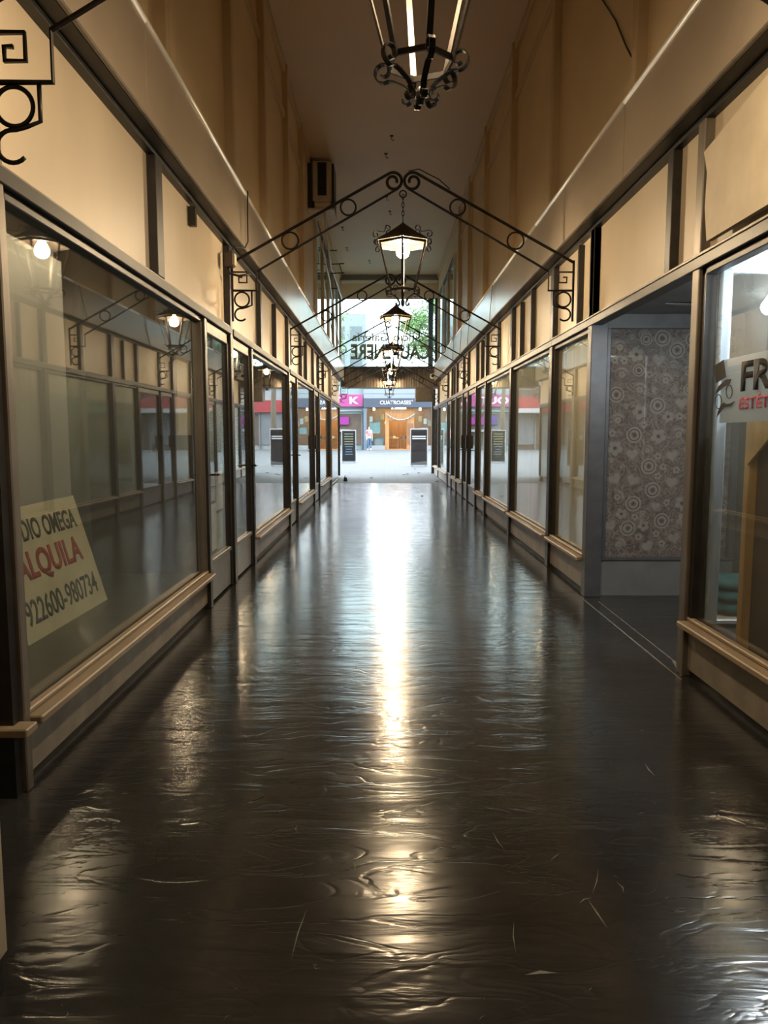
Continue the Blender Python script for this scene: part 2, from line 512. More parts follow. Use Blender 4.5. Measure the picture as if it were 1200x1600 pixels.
struct('floor', MB().box(-3.3, 4.3, Y0 - 0.1, 21.55, -0.12, 0.0), 'floor_dark', 'dark glossy wrinkled floor of the shopping passage', 'floor')
pv = MB()
pv.add([(-45, 21.55, 0), (45, 21.55, 0), (45, 74, 0.6546), (-45, 74, 0.6546), (-45, 21.55, -.12), (45, 21.55, -.12), (45, 74, .25), (-45, 74, .25)],
       [(0, 1, 2, 3), (7, 6, 5, 4), (0, 4, 5, 1), (2, 6, 7, 3), (1, 5, 6, 2), (0, 3, 7, 4)])
struct('pavement', pv, 'pavement_stone', 'pale stone paving of the street beyond the passage', 'pavement')
def ground(y):
    return max(0.0, (y - 21.55) * 0.43 / 34.45)

struct('ceiling', MB().box(-1.5, 1.84, Y0, Y1 + 0.3, Z_CEIL, Z_CEIL + 0.15), 'ceiling_paint', 'high beige ceiling of the passage', 'ceiling')

def long_wall(S, name, label, battens, fascia_joints):
    x = xs(S, 0.0)
    w = struct(name, MB().box(x, xs(S, 0.12), Y0, Y1, Z_TOP, Z_CEIL), 'upper_wall', label)
    for k, y in enumerate(battens):
        mk('batten', MB().bbox(xs(S, -0.075), xs(S, 0.01), y, y + 0.10, Z_FAS - 0.05, Z_CEIL - 0.004, 0.006), 'batten_paint', w)
        if k + 1 < len(battens):
            mk('rail', MB().bbox(xs(S, -0.035), xs(S, 0.01), y + 0.10, battens[k + 1], 5.74, 5.83, 0.005), 'batten_paint', w)
    mk('cornice', MB().bbox(xs(S, -0.05), xs(S, 0.01), Y0, Y1, Z_CEIL - 0.11, Z_CEIL - 0.002, 0.012), 'batten_paint', w)
    fx = FL if S < 0 else FR
    j = fascia_joints
    for a, b in zip(j[:-1], j[1:]):
        mk('fascia_panel', MB().bbox(fx, fx + S * 0.03, a + 0.003, b - 0.003, Z_TOP, Z_FAS - 0.002, 0.003), 'fascia_panel', w)
        mk('fascia_edge', MB().tube([(fx + S * 0.004, a, Z_FAS + 0.010), (fx + S * 0.004, b, Z_FAS + 0.010)], 0.021, 12), 'edge_white', w)
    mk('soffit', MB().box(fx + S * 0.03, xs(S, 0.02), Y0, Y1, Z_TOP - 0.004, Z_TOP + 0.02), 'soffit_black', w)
    mk('fascia_shelf', MB().box(fx + S * 0.03, x, Y0, Y1, Z_FAS - 0.06, Z_FAS - 0.04), 'fascia_panel', w)
    mk('soffit_lip', MB().bbox(fx - S * 0.003, fx + S * 0.020, Y0, Y1, Z_TOP - 0.014, Z_TOP - 0.002, 0.003), 'worn_frame', w)
    mk('head_channel', MB().bbox(xs(S, 0.0), xs(S, 0.06), Y0, Y1, Z_TOP - 0.030, Z_TOP - 0.005, 0.004), 'dark_frame', w)
    return w
BAT_L = [-1.2, 0.75, 2.75, 4.75, 6.78, 8.62, 10.65, 12.55]
BAT_R = [-2.1, 0.3, 2.75, 5.15, 7.65, 10.1, 12.7, 15.05]
WL = long_wall(-1, 'wall_left', 'beige panelled upper wall on the side of the for-rent sign', BAT_L, [Y0, -1.5, 1.35, 4.22, 7.08, 10.0, 12.9, 15.8, 18.7, 21.4, 24.2])
WR = long_wall(1, 'wall_right', 'beige panelled upper wall on the side of the wallpapered recess', BAT_R + [17.0], [Y0, -0.6, 2.3, 5.2, 8.1, 11.0, 13.9, 16.8, 19.7, 22.4, 24.4])

# hidden shells of the shops behind the glass
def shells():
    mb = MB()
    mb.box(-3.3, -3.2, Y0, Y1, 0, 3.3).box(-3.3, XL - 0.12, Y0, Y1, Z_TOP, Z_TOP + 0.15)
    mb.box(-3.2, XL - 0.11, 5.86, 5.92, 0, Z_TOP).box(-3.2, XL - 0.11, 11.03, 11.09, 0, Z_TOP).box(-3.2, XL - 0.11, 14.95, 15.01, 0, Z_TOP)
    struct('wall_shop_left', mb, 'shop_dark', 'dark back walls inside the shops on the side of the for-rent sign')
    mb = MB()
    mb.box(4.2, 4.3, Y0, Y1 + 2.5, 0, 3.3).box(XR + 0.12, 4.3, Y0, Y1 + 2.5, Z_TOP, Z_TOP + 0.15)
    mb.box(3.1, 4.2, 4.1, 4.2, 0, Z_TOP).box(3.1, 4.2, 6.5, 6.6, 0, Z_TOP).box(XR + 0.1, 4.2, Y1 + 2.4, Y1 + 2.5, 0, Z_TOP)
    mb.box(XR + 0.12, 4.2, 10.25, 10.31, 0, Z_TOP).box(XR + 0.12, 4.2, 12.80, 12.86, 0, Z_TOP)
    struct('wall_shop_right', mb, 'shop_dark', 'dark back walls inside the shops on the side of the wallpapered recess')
    mb = MB()
    mb.box(-3.3, -1.5, Y1, Y1 + 0.2, 0, 9.5).box(1.84, 4.4, Y1, Y1 + 0.2, Z_TOP, 9.5).box(-1.5, 1.84, Y1, Y1 + 0.2, 6.28, 9.5)
    mb.box(4.2, 12, Y1, Y1 + 0.2, 0, 9.5).box(-12, -3.3, Y1, Y1 + 0.2, 0, 9.5)
    struct('wall_street_front', mb, 'white_render', 'street front of the passage building around the exit')
    struct('wall_back', MB().box(-3.3, 4.3, Y0 - 0.1, Y0, 0, Z_CEIL), 'old_wall', 'plain beige wall closing the passage behind the camera')
shells()

# ------------------------------------------------------------------ shopfronts
def post(S, y, w=0.10, z0=0.0, z1=Z_TOP - 0.03, d=0.12, mat='bronze_frame', proud=0.0):
    mk('post', MB().bbox(xs(S, -proud), xs(S, d), y, y + w, z0, z1, 0.005), mat, WL if S < 0 else WR)
def transom(S, ys, thin=(), rails=()):
    W = WL if S < 0 else WR
    for a, b in zip(rails[:-1], rails[1:]):
        mk('transom_rail', MB().bbox(xs(S, -0.010), xs(S, 0.09), a + (0.11 if S < 0 and a > 3 else 0.0), b - 0.001, Z_RAIL - 0.045, Z_RAIL + 0.016, 0.004), 'soffit_black' if S < 0 else 'bronze_frame', W)
        mk('transom_ledge', MB().bbox(xs(S, 0.004 if S < 0 else -0.016), xs(S, 0.055), a + (0.11 if S < 0 and a > 3 else 0.0), b - 0.001, Z_RAIL + 0.016, Z_RAIL + 0.032, 0.003), 'worn_frame', W)
    for a, b in zip(ys[:-1], ys[1:]):
        mk('transom_panel', MB().box(xs(S, 0.055), xs(S, 0.07), a + 0.02, b + 0.06, Z_RAIL, Z_TOP - 0.01), 'transom_panel', W)
    for y in thin:
        mk('glazing_bar', MB().bbox(xs(S, 0.0), xs(S, 0.055), y, y + 0.03, Z_RAIL + 0.034, Z_TOP - 0.05, 0.003), 'bronze_frame', W)

WN = [0]
def window(S, a, b, label, film=None, pane='pane_clear', sill=True, zs=0.27, frame='bronze_frame', plinth='plinth_panel'):
    """shop window between posts, from y=a to y=b"""
    WN[0] += 1
    W = sroot('window_%d' % WN[0], label, 'shop window', (xs(S, 0), (a + b) / 2, 0))
    ox, oy = W.location.x, W.location.y
    X = lambda d: xs(S, d) - ox
    A, B = a - oy, b - oy
    zg0, zg1 = zs + 0.035, Z_RAIL - 0.045
    mk('base_panel', MB().box(X(0.03), X(0.07), A, B, 0.045, zs - 0.01), plinth, W)
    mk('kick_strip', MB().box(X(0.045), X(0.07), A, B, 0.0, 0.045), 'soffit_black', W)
    if sill:
        sl = mk('sill', MB().bbox(X(-0.045), X(0.07), A, B, zs - 0.012, zs + 0.022, 0.006), 'sill_wood', W)
        mk('glazing_bead', MB().bbox(X(0.012), X(0.05), A, B, zs + 0.022, zs + 0.045, 0.006), 'sill_wood', sl)
    for y, m in ((A, 1), (B, -1)):
        mk('frame_stile', MB().bbox(X(0.02), X(0.085), y, y + m * 0.045, zg0, zg1, 0.004), frame, W)
    mk('frame_head', MB().bbox(X(0.02), X(0.085), A, B, zg1 - 0.04, zg1, 0.004), 'dark_frame', W)
    mk('pane', MB().box(X(0.055), X(0.061), A + 0.04, B - 0.04, zg0, zg1 - 0.03), pane, W)
    if film:
        mk('paint_film', MB().box(X(0.070), X(0.073), A + 0.045, B - 0.045, zg0 + 0.01, zg1 - 0.04), film, W)
    return W
DN = [0]
def door(S, a, b, label, lever='far', film=None, pane='pane_clear', plate=False):
    DN[0] += 1
    D = sroot('door_%d' % DN[0], label, 'door', (xs(S, 0), (a + b) / 2, 0))
    ox, oy = D.location.x, D.location.y
    X = lambda d: xs(S, d) - ox
    A, B = a - oy, b - oy
    z1 = Z_RAIL - 0.05
    for y, m in ((A, 1), (B, -1)):
        mk('stile', MB().bbox(X(0.02), X(0.07), y, y + m * 0.075, 0.012, z1, 0.005), 'bronze_frame', D)
    mk('top_rail', MB().bbox(X(0.02), X(0.07), A, B, z1 - 0.09, z1, 0.005), 'worn_frame', D)
    mk('kick_panel', MB().bbox(X(0.03), X(0.06), A + 0.075, B - 0.075, 0.02, 0.335, 0.004), 'plinth_grey', D)
    mk('bottom_rail', MB().bbox(X(0.018), X(0.07), A + 0.06, B - 0.06, 0.335, 0.375, 0.005), 'worn_frame', D)
    mk('pane', MB().box(X(0.044), X(0.050), A + 0.07, B - 0.07, 0.37, z1 - 0.08), pane, D)
    if film:
        mk('paint_film', MB().box(X(0.056), X(0.058), A + 0.076, B - 0.076, 0.377, z1 - 0.092), film, D)
    y = B - 0.04 if lever == 'far' else A + 0.04
    sg = -1 if lever == 'far' else 1
    if plate:
        mk('lock_plate', MB().bbox(X(-0.03), X(0.022), y - 0.04, y + 0.04, 1.12, 1.40, 0.004), 'black_plastic', D)
    h = MB().tube([(X(0.02), y, 1.08), (X(-0.045), y, 1.08)], 0.009, 8).tube([(X(-0.045), y, 1.08), (X(-0.045), y + sg * 0.11, 1.08)], 0.009, 8)
    hd = mk('lever_handle', h, 'black_plastic', D)
    mk('escutcheon', MB().bbox(X(0.012), X(0.022), y - 0.02, y + 0.02, 1.00, 1.16, 0.003), 'black_plastic', hd)
    return D

# ---- left side
post(-1, 2.77, 0.05, d=0.12, mat='worn_frame')
post(-1, 4.70, 0.14, Z_RAIL + 0.03)
post(-1, 5.86, 0.08, 0, Z_RAIL - 0.045)
mk('stub_post', MB().bbox(xs(-1, 0), xs(-1, 0.06), 5.66, 5.71, 2.95, Z_TOP - 0.05, 0.003), 'bronze_frame', WL)
for y in (6.85, 11.0, 14.92, 16.13):
    post(-1, y, 0.11)
for y in (7.91, 12.0):
    post(-1, y, 0.09, 0, Z_RAIL - 0.045)
for y in (8.55, 12.75):
    post(-1, y, 0.10, Z_RAIL + 0.03)
post(-1, 19.45, 0.26, d=0.2, mat='worn_frame', proud=0.02)
transom(-1, [2.77, 4.73, 6.86, 8.55, 11.0, 12.75, 14.92, 16.13, 19.5, 23.9], thin=(9.75, 13.6, 17.4), rails=[2.2, 6.85, 11.0, 14.92, 16.13, 19.45, 23.9])
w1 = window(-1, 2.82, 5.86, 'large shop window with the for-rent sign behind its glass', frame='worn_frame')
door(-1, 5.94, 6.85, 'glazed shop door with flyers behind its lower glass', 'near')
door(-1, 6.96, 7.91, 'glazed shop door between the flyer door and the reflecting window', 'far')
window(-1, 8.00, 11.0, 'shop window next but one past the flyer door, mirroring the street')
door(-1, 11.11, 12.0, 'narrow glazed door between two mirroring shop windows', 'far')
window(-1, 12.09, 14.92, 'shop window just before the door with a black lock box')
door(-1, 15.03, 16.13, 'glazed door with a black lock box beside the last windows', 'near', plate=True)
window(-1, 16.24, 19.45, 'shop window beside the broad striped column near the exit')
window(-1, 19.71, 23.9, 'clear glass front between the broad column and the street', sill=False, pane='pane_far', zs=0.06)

# return of the big window and the dark recess beside it
rt = MB().box(-3.2, XL - 0.02, 2.72, 2.77, 0, Z_TOP)
rtw = struct('wall_return', rt, 'bronze_frame', 'dark end wall closing the display of the big shop window')
mk('sill', MB().bbox(-2.2, XL + 0.05, 2.68, 2.77, 0.258, 0.292, 0.005), 'sill_wood', rtw)
pb = on_floor(18, 1543)
struct('wall_corner', MB().bbox(-2.0, pb.x, Y0, pb.y, 0.10, Z_TOP, 0.01), 'old_wall', 'beige wall corner jutting out before the big shop window')
tag(mk('baseboard_corner', MB().box(-2.0, pb.x - 0.012, Y0, pb.y - 0.012, 0, 0.10), 'skirting_dark'), 'black skirting under the beige wall corner', 'baseboard', kind='structure')

# display behind the big window
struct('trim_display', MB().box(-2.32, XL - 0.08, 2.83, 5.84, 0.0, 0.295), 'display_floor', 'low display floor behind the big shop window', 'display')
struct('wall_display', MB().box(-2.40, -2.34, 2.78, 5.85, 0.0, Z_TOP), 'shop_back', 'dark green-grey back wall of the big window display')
oy = w1.location.y; ox = w1.location.x
mk('backing_board', MB().box(-1.52 - ox, -1.50 - ox, 2.875 - oy, 3.52 - oy, 1.11, 2.20), 'grey_board', w1, 'dull grey board behind the near end of the glass')
mk('paper_strip', MB().box(-1.52 - ox, -1.505 - ox, 5.42 - oy, 5.80 - oy, 1.40, 1.98), 'cream_board', w1, 'cream paper strip inside the glass')

# for-rent sign leaning on the display's back wall
def rent_sign():
    bl, br_, tr = on_x(45, 1005, -1.87), on_x(168, 937, -1.87), on_x(120, 772, -2.05)
    base = Vector((-1.87, (bl.y + br_.y) / 2, 0.296))
    R = empty('rent_sign', base)
    tag(R, 'yellowed card sign reading ALQUILA leaning inside the big shop window', 'sign')
    half = (br_.y - bl.y) / 2
    up = Vector((-0.19, 0, tr.z - 0.30)); H = up.length
    M = frame_M((0, 0, 0), (0, 1, 0), up)
    nrm = Vector((0, 1, 0)).cross(up).normalized()
    mb = MB()
    vs = [(-half, 0, -0.008), (half, 0.0, -0.008), (half - 0.03, H, -0.008), (-half + 0.01, H - 0.01, -0.008)]
    vs += [(a, b, 0.0) for a, b, _ in vs]
    mb.add([M @ Vector(p) for p in vs], [(0, 1, 2, 3), (7, 6, 5, 4), (0, 4, 5, 1), (1, 5, 6, 2), (2, 6, 7, 3), (3, 7, 4, 0)])
    mk('card', mb, 'sign_card', R)
    W = 2 * half
    def line(s, x, y, w, h, m, b):
        text('lettering', s, w, h, m, M @ Matrix.Translation((x, y, 0.001)), R, b)
    line('STUDIO OMEGA', -half + 0.05, H * 0.72, W - 0.16, H * 0.17, 'ink_dark', 0.02)
    line('ALQUILA', -half + 0.10, H * 0.39, W - 0.26, H * 0.26, 'ink_red', 0.03)
    line('922600-980734', -half + 0.06, H * 0.11, W - 0.15, H * 0.19, 'ink_dark', 0.012)
rent_sign()

# ---- right side
post(1, 4.18, 0.09, d=0.10, mat='worn_frame')
post(1, 4.62, 0.09, Z_RAIL + 0.03)
post(1, 6.29, 0.12, d=0.14, mat='blue_grey_frame')
post(1, 6.29, 0.10, Z_RAIL + 0.03)
for y in (7.75, 10.22, 12.77, 17.94, 23.95):
    post(1, y, 0.13)
for y in (14.10, 15.50, 16.46, 19.23, 20.46):
    post(1, y, 0.10)
post(1, 26.0, 0.3, 0, 3.0, mat='dark_frame', proud=0.06)
post(1, 8.9, 0.05, Z_RAIL + 0.03, d=0.06); post(1, 11.5, 0.10, Z_RAIL + 0.03)
transom(1, [1.2, 4.18, 4.62, 6.29, 7.75, 10.22, 11.5, 12.77, 14.10, 15.5, 16.46, 17.94, 19.23, 20.46, 23.95, 25.95], thin=(6.78, 9.6, 13.4, 18.6), rails=[1.2, 7.75, 12.77, 17.94, 25.95])
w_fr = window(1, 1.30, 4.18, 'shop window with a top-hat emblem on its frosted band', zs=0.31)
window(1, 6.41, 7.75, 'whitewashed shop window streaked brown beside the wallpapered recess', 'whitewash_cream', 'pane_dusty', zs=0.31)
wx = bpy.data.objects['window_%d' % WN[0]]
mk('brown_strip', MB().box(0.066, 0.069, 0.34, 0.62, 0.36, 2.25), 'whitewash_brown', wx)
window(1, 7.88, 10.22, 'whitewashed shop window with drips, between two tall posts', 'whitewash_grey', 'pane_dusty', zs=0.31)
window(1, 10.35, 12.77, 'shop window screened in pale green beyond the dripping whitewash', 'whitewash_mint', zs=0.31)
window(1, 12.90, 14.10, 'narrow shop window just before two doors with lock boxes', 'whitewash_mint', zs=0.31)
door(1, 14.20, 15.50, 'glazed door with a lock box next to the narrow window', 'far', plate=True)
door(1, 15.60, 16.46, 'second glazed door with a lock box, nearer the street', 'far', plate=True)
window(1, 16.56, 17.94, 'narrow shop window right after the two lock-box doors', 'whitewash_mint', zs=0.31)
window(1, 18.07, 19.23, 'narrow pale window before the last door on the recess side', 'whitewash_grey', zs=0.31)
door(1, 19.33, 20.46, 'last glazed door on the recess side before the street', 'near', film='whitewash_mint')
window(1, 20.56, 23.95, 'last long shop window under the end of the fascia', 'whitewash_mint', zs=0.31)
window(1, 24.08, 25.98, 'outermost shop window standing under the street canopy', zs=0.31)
mk('patch_board', MB().prism([(1.3, 2.42), (4.02, 2.42), (4.06, 2.60), (4.05, 2.78), (4.10, 2.90), (3.3, 3.02), (1.3, 3.08)], lambda u, v, w: (XR - 0.035 + w, u, v), 0.03), 'cream_board', WR, 'cream board fixed over the transom')

# recess with the wallpapered display
rc = MB()
rc.box(3.05, 3.12, 4.2, 6.5, 0, Z_TOP)
struct('wall_recess', rc, 'shop_dark', 'dark wall at the back of the recessed doorway')
tag(mk('ceiling_recess', MB().box(XR + 0.10, 3.06, 4.2, 6.45, Z_RAIL + 0.06, Z_RAIL + 0.10), 'plinth_grey'), 'dull grey ceiling of the recessed doorway', 'ceiling', kind='structure')
WN[0] += 1
wp = sroot('window_%d' % WN[0], 'display window lined with mauve floral wallpaper in the recess', 'shop window', (2.42, 6.36, 0))
wpx0, wpx1 = XR + 0.14 - 2.42, 3.05 - 2.42
mk('base_panel', MB().box(wpx0, wpx1, 0.0, 0.05, 0.0, 0.31), 'plinth_grey', wp)
mk('frame_sill', MB().bbox(wpx0, wpx1, -0.015, 0.05, 0.31, 0.335, 0.004), 'blue_grey_frame', wp)
mk('frame_head', MB().bbox(wpx0, wpx1, -0.01, 0.05, 2.30, Z_RAIL + 0.06, 0.004), 'plinth_grey', wp)
mk('frame_stile', MB().bbox(wpx0, wpx0 + 0.045, -0.012, 0.05, 0.335, 2.30, 0.004), 'blue_grey_frame', wp)
mk('frame_stile', MB().bbox(wpx1 - 0.05, wpx1, -0.012, 0.05, 0.335, 2.30, 0.004), 'blue_grey_frame', wp)
mk('pane', MB().box(wpx0 + 0.04, wpx1 - 0.045, 0.012, 0.018, 0.335, 2.30), 'pane_clear', wp)
mk('wallpaper', MB().box(wpx0 + 0.03, wpx1 - 0.03, 0.045, 0.055, 0.32, 2.31), 'wallpaper_print', wp, 'mauve wallpaper with pale flowers and hearts')
def wallpaper_print():
    random.seed(31)
    pale, mid, dark = MB(), MB(), MB()
    def flat(mb, pts, lay):
        y = 0.0445 - 0.0003 * lay
        mb.add([(u, y, v) for u, v in pts], [tuple(range(len(pts)))])
    def ringp(mb, cx, cz, r0, r1, lay, n=16, a0=0.0, a1=2 * PI):
        for i in range(n):
            p, q = a0 + (a1 - a0) * i / n, a0 + (a1 - a0) * (i + 1) / n
            flat(mb, [(cx + r0 * math.cos(p), cz + r0 * math.sin(p)), (cx + r1 * math.cos(p), cz + r1 * math.sin(p)), (cx + r1 * math.cos(q), cz + r1 * math.sin(q)), (cx + r0 * math.cos(q), cz + r0 * math.sin(q))], lay)
    spots = []
    for q in range(4000):
        x, z = random.uniform(wpx0 + 0.09, wpx1 - 0.09), random.uniform(0.41, 2.23)
        r = 0.074 if q < 700 else 0.056 if q < 1500 else 0.038
        if all((x - a) ** 2 + (z - b) ** 2 > (r + c) ** 2 * 1.02 for a, b, c in spots):
            spots.append((x, z, r))
    for n, (x, z, r) in enumerate(spots):
        t = random.uniform(-0.6, 0.6); ca, sa = math.cos(t), math.sin(t)
        rot = lambda u, v: (x + (u * ca - v * sa) * r, z + (u * sa + v * ca) * r)
        k = n % 4 if r > 0.05 else (3 if n % 3 else 2)
        if k == 0:      # heart
            h = [(0.80 * 16 * math.sin(q) ** 3 / 16, 0.80 * (13 * math.cos(q) - 5 * math.cos(2 * q) - 2 * math.cos(3 * q) - math.cos(4 * q)) / 16) for q in [2 * PI * i / 24 for i in range(24)]]
            flat(mid, [rot(u * 1.15, v * 1.15) for u, v in h], 1); flat(pale, [rot(u * 0.85, v * 0.85) for u, v in h], 2)
        elif k == 1:    # open rose with rings of petals
            ringp(pale, x, z, r * 0.72, r * 0.95, 1); ringp(dark, x, z, r * 0.62, r * 0.72, 2); ringp(pale, x, z, r * 0.34, r * 0.58, 1); ringp(dark, x, z, 0.001, r * 0.2, 2)
        elif k == 2:    # crescent leaves
            ringp(mid, x, z, r * 0.5, r * 0.95, 1, 10, t, t + 2.6); ringp(pale, x, z, r * 0.55, r * 0.8, 2, 10, t + 0.3, t + 2.1); ringp(pale, x, z, r * 0.1, r * 0.38, 1)
        else:           # daisy
            for i in range(5):
                a = t + 2 * PI * i / 5
                ringp(pale, x + 0.55 * r * math.cos(a), z + 0.55 * r * math.sin(a), 0.001, r * 0.36, 1, 8)
            ringp(dark, x, z, 0.001, r * 0.22, 2, 8)
    par = [c for c in wp.children if c.name.startswith('wallpaper')][0]
    for nm, mb, mt in (('pale_print', pale, 'print_pale'), ('mid_print', mid, 'print_mid'), ('dark_print', dark, 'print_dark')):
        me = bpy.data.meshes.new(nm); me.from_pydata(mb.v, [], mb.f); me.materials.append(MATS[mt])
        mk(nm, me, mt, par, kind='stuff')
wallpaper_print()
mk('torn_paper', MB().prism([(-0.30, 0), (0.05, 0.02), (0.12, 0.10), (0.10, 0.17), (-0.02, 0.12), (-0.20, 0.06)], lambda u, v, w: (0.05 + u, -0.55 + v, Z_RAIL + 0.052 - w), 0.006), 'alu', wp)

# glass end of the emblem shop facing the recess
WN[0] += 1
we = sroot('window_%d' % WN[0], 'clear side window of the emblem shop facing the recess', 'shop window', (2.42, 4.2, 0))
ex0, ex1 = XR + 0.10 - 2.42, 3.05 - 2.42
mk('base_panel', MB().box(ex0, ex1, 0.0, 0.04, 0.0, 0.31), 'plinth_grey', we)
mk('frame_sill', MB().bbox(ex0, ex1, -0.02, 0.05, 0.31, 0.335, 0.004), 'edge_metal', we)
mk('frame_head', MB().bbox(ex0, ex1, 0.0, 0.05, 2.30, Z_RAIL + 0.06, 0.004), 'pale_blue_frame', we)
mk('frame_stile', MB().bbox(ex0, ex0 + 0.06, -0.09, 0.05, 0.335, 2.30, 0.006), 'pale_blue_frame', we)
mk('frame_stile', MB().bbox(ex1 - 0.06, ex1, 0.0, 0.05, 0.335, 2.30, 0.006), 'pale_blue_frame', we)
mk('pane', MB().box(ex0 + 0.055, ex1 - 0.055, 0.018, 0.024, 0.335, 2.30), 'pane_clear', we)

# inside the emblem shop
tag(mk('ceiling_shop', MB().box(XR + 0.10, 4.2, Y0, 4.18, Z_RAIL + 0.08, Z_RAIL + 0.12), 'shop_back'), 'grey ceiling inside the emblem shop', 'ceiling', kind='structure')
def led(loc, zc, label, name='led_bulb'):
    L = empty(name, loc)
    tag(L, label, 'lamp', None)
    mk('bulb', MB().lathe([(0.001, -0.045), (0.025, -0.04), (0.042, -0.02), (0.047, 0.0), (0.042, 0.022), (0.028, 0.045), (0.016, 0.06), (0.015, 0.07)], 14), 'led_glow', L)
    mk('lamp_holder', MB().lathe([(0.022, 0.068), (0.024, 0.10), (0.012, 0.12)], 12), 'black_plastic', L)
    mk('ceiling_rose', MB().lathe([(0.06, zc - loc[2] - 0.02), (0.05, zc - loc[2])], 14).tube([(0, 0, 0.11), (0, 0, zc - loc[2])], 0.006, 6), 'black_plastic', L)
led((2.30, 3.95, 2.16), Z_RAIL + 0.08, 'cold white bulb hanging near the side window of the emblem shop')
led((2.90, 2.90, 2.32), Z_RAIL + 0.08, 'cold white bulb close to the ceiling inside the emblem shop', 'led_bulb_offscreen')
def leaning_frame():
    R = empty('wooden_frame', (1.99, 4.03, 0.0))
    tag(R, 'large pine-framed brown board standing behind the emblem shop window', 'frame')
    y0, y1, z1 = -1.5, 0.0, 1.48
    mk('stile', MB().bbox(-0.02, 0.03, y1 - 0.05, y1, 0, z1, 0.003), 'pine', R)
    mk('stile', MB().bbox(-0.02, 0.03, y0, y0 + 0.05, 0, z1, 0.003), 'pine', R)
    mk('rail', MB().bbox(-0.02, 0.03, y0, y1, z1, z1 + 0.05, 0.003), 'pine', R)
    mk('rail', MB().bbox(-0.02, 0.03, y0 + 0.05, y1 - 0.05, 0.0, 0.05, 0.003), 'pine', R)
    mk('corner_brace', MB().prism([(y1 - 0.05, z1), (y1 - 0.40, z1), (y1 - 0.05, z1 - 0.24)], lambda u, v, w: (-0.03 + w, u, v), 0.012), 'pine', R)
    mk('board', MB().box(0.03, 0.045, y0, y1, 0.0, z1 + 0.04), 'hardboard', R)
leaning_frame()
def cloth_bundle():
    R = empty('cloth_bundle', (2.50, 5.15, 0.0))
    tag(R, 'folded teal cloth on a low crate standing in the recessed doorway', 'cloth')
    mk('crate', MB().bbox(-0.22, 0.22, -0.16, 0.16, 0.0, 0.14, 0.01), 'pine', R)
    random.seed(3)
    for k in range(3):
        prof = []
        mb = MB()
        n, m = 18, 6
        vs, fs = [], []
        for i in range(m + 1):
            t = PI * i / m
            for j in range(n):
                a = 2 * PI * j / n
                rr = 1 + 0.12 * math.sin(3 * a + k) + 0.07 * math.sin(5 * a + 2 * i)
                vs.append((0.22 * rr * math.sin(t) ** 0.6 * math.cos(a), 0.15 * rr * math.sin(t) ** 0.6 * math.sin(a), 0.195 + k * 0.085 - 0.055 * math.cos(t)))
        for i in range(m):
            for j in range(n):
                fs.append((i * n + j, i * n + (j + 1) % n, (i + 1) * n + (j + 1) % n, (i + 1) * n + j))
        mb.add(vs, fs, True)
        mk('fold', mb, 'teal_cloth', R)
cloth_bundle()
def shelf_unit():
    R = empty('shelf_unit', (3.75, 3.0, 0.0))
    tag(R, 'dark shelf unit at the back of the emblem shop', 'shelf')
    mk('back_panel', MB().box(0.30, 0.33, -1.1, 1.05, 0, 2.1), 'shop_back', R)
    for y in (-1.1, 1.02):
        mk('side_panel', MB().box(-0.05, 0.30, y, y + 0.03, 0, 2.1), 'shop_dark', R)
    for z in (0.1, 0.6, 1.1, 1.6, 2.07):
        mk('shelf', MB().box(-0.05, 0.30, -1.07, 1.02, z, z + 0.03), 'teal_cloth', R)
shelf_unit()

# emblem, frosted band and lettering on the emblem window
def emblem():
    ox, oy = w_fr.location.x, w_fr.location.y
    gx = 0.0545                                         # just in front of the pane
    def U(px, py):
        p = on_x(px, py, XR + gx); return (p.y - oy, p.z)
    P = lambda u, v, w: (gx - w, u, v)
    ya, zt = U(1126, 563); _, zb = U(1122, 661)
    mk('frosted_band', MB().box(0.0625, 0.0635, -1.35, min(ya, 1.38), zb, zt), 'frosted_band', w_fr)
    hat = MB()
    hat.prism([U(1116.5, 572), U(1131, 562), U(1134.5, 589), U(1119, 599)], P, 0.002)
    hat.prism([U(1117.5, 617), U(1122.5, 604), U(1134.5, 593), U(1143, 592), U(1140, 600), U(1130, 605), U(1124, 611)], P, 0.002)
    mk('emblem_hat', hat, 'logo_grey', w_fr)
    gl = MB()
    for cx, cy, rx, ry in ((1123, 627.5, 5, 11), (1140, 612, 4.6, 10.5)):
        gl.tube([(gx - 0.002,) + U(cx + a * rx, cy + b * ry) for a, b in arc(0, 0, 1, 0, 2 * PI * 23 / 24, 23)], 0.0024, 5, True)
    mk('emblem_glasses', gl, 'logo_grey', w_fr)
    mo = MB()
    mo.prism([U(1127, 634), U(1131, 628.5), U(1134, 631), U(1140, 631), U(1149, 626.5), U(1142, 635), U(1133, 636.5), U(1128, 641), U(1120.5, 652), U(1122.5, 642)], P, 0.002)
    mk('emblem_moustache', mo, 'logo_grey', w_fr)
    def word(t, pa, pb, top, bot, mat, bold):
        a, b = U(pa, bot), U(pb, bot); _, z1 = U(pa, top)
        text('lettering', t, a[0] - b[0], z1 - a[1], mat, frame_M((gx - 0.001, a[0], a[1]), (0, -1, 0), (0, 0, 1)), w_fr, bold)
    word('FR', 1157.5, 1206, 566, 612, 'logo_grey', 0.035)
    word('EST\u00c9TI', 1155, 1206, 617, 640, 'logo_pink', 0.03)
emblem()

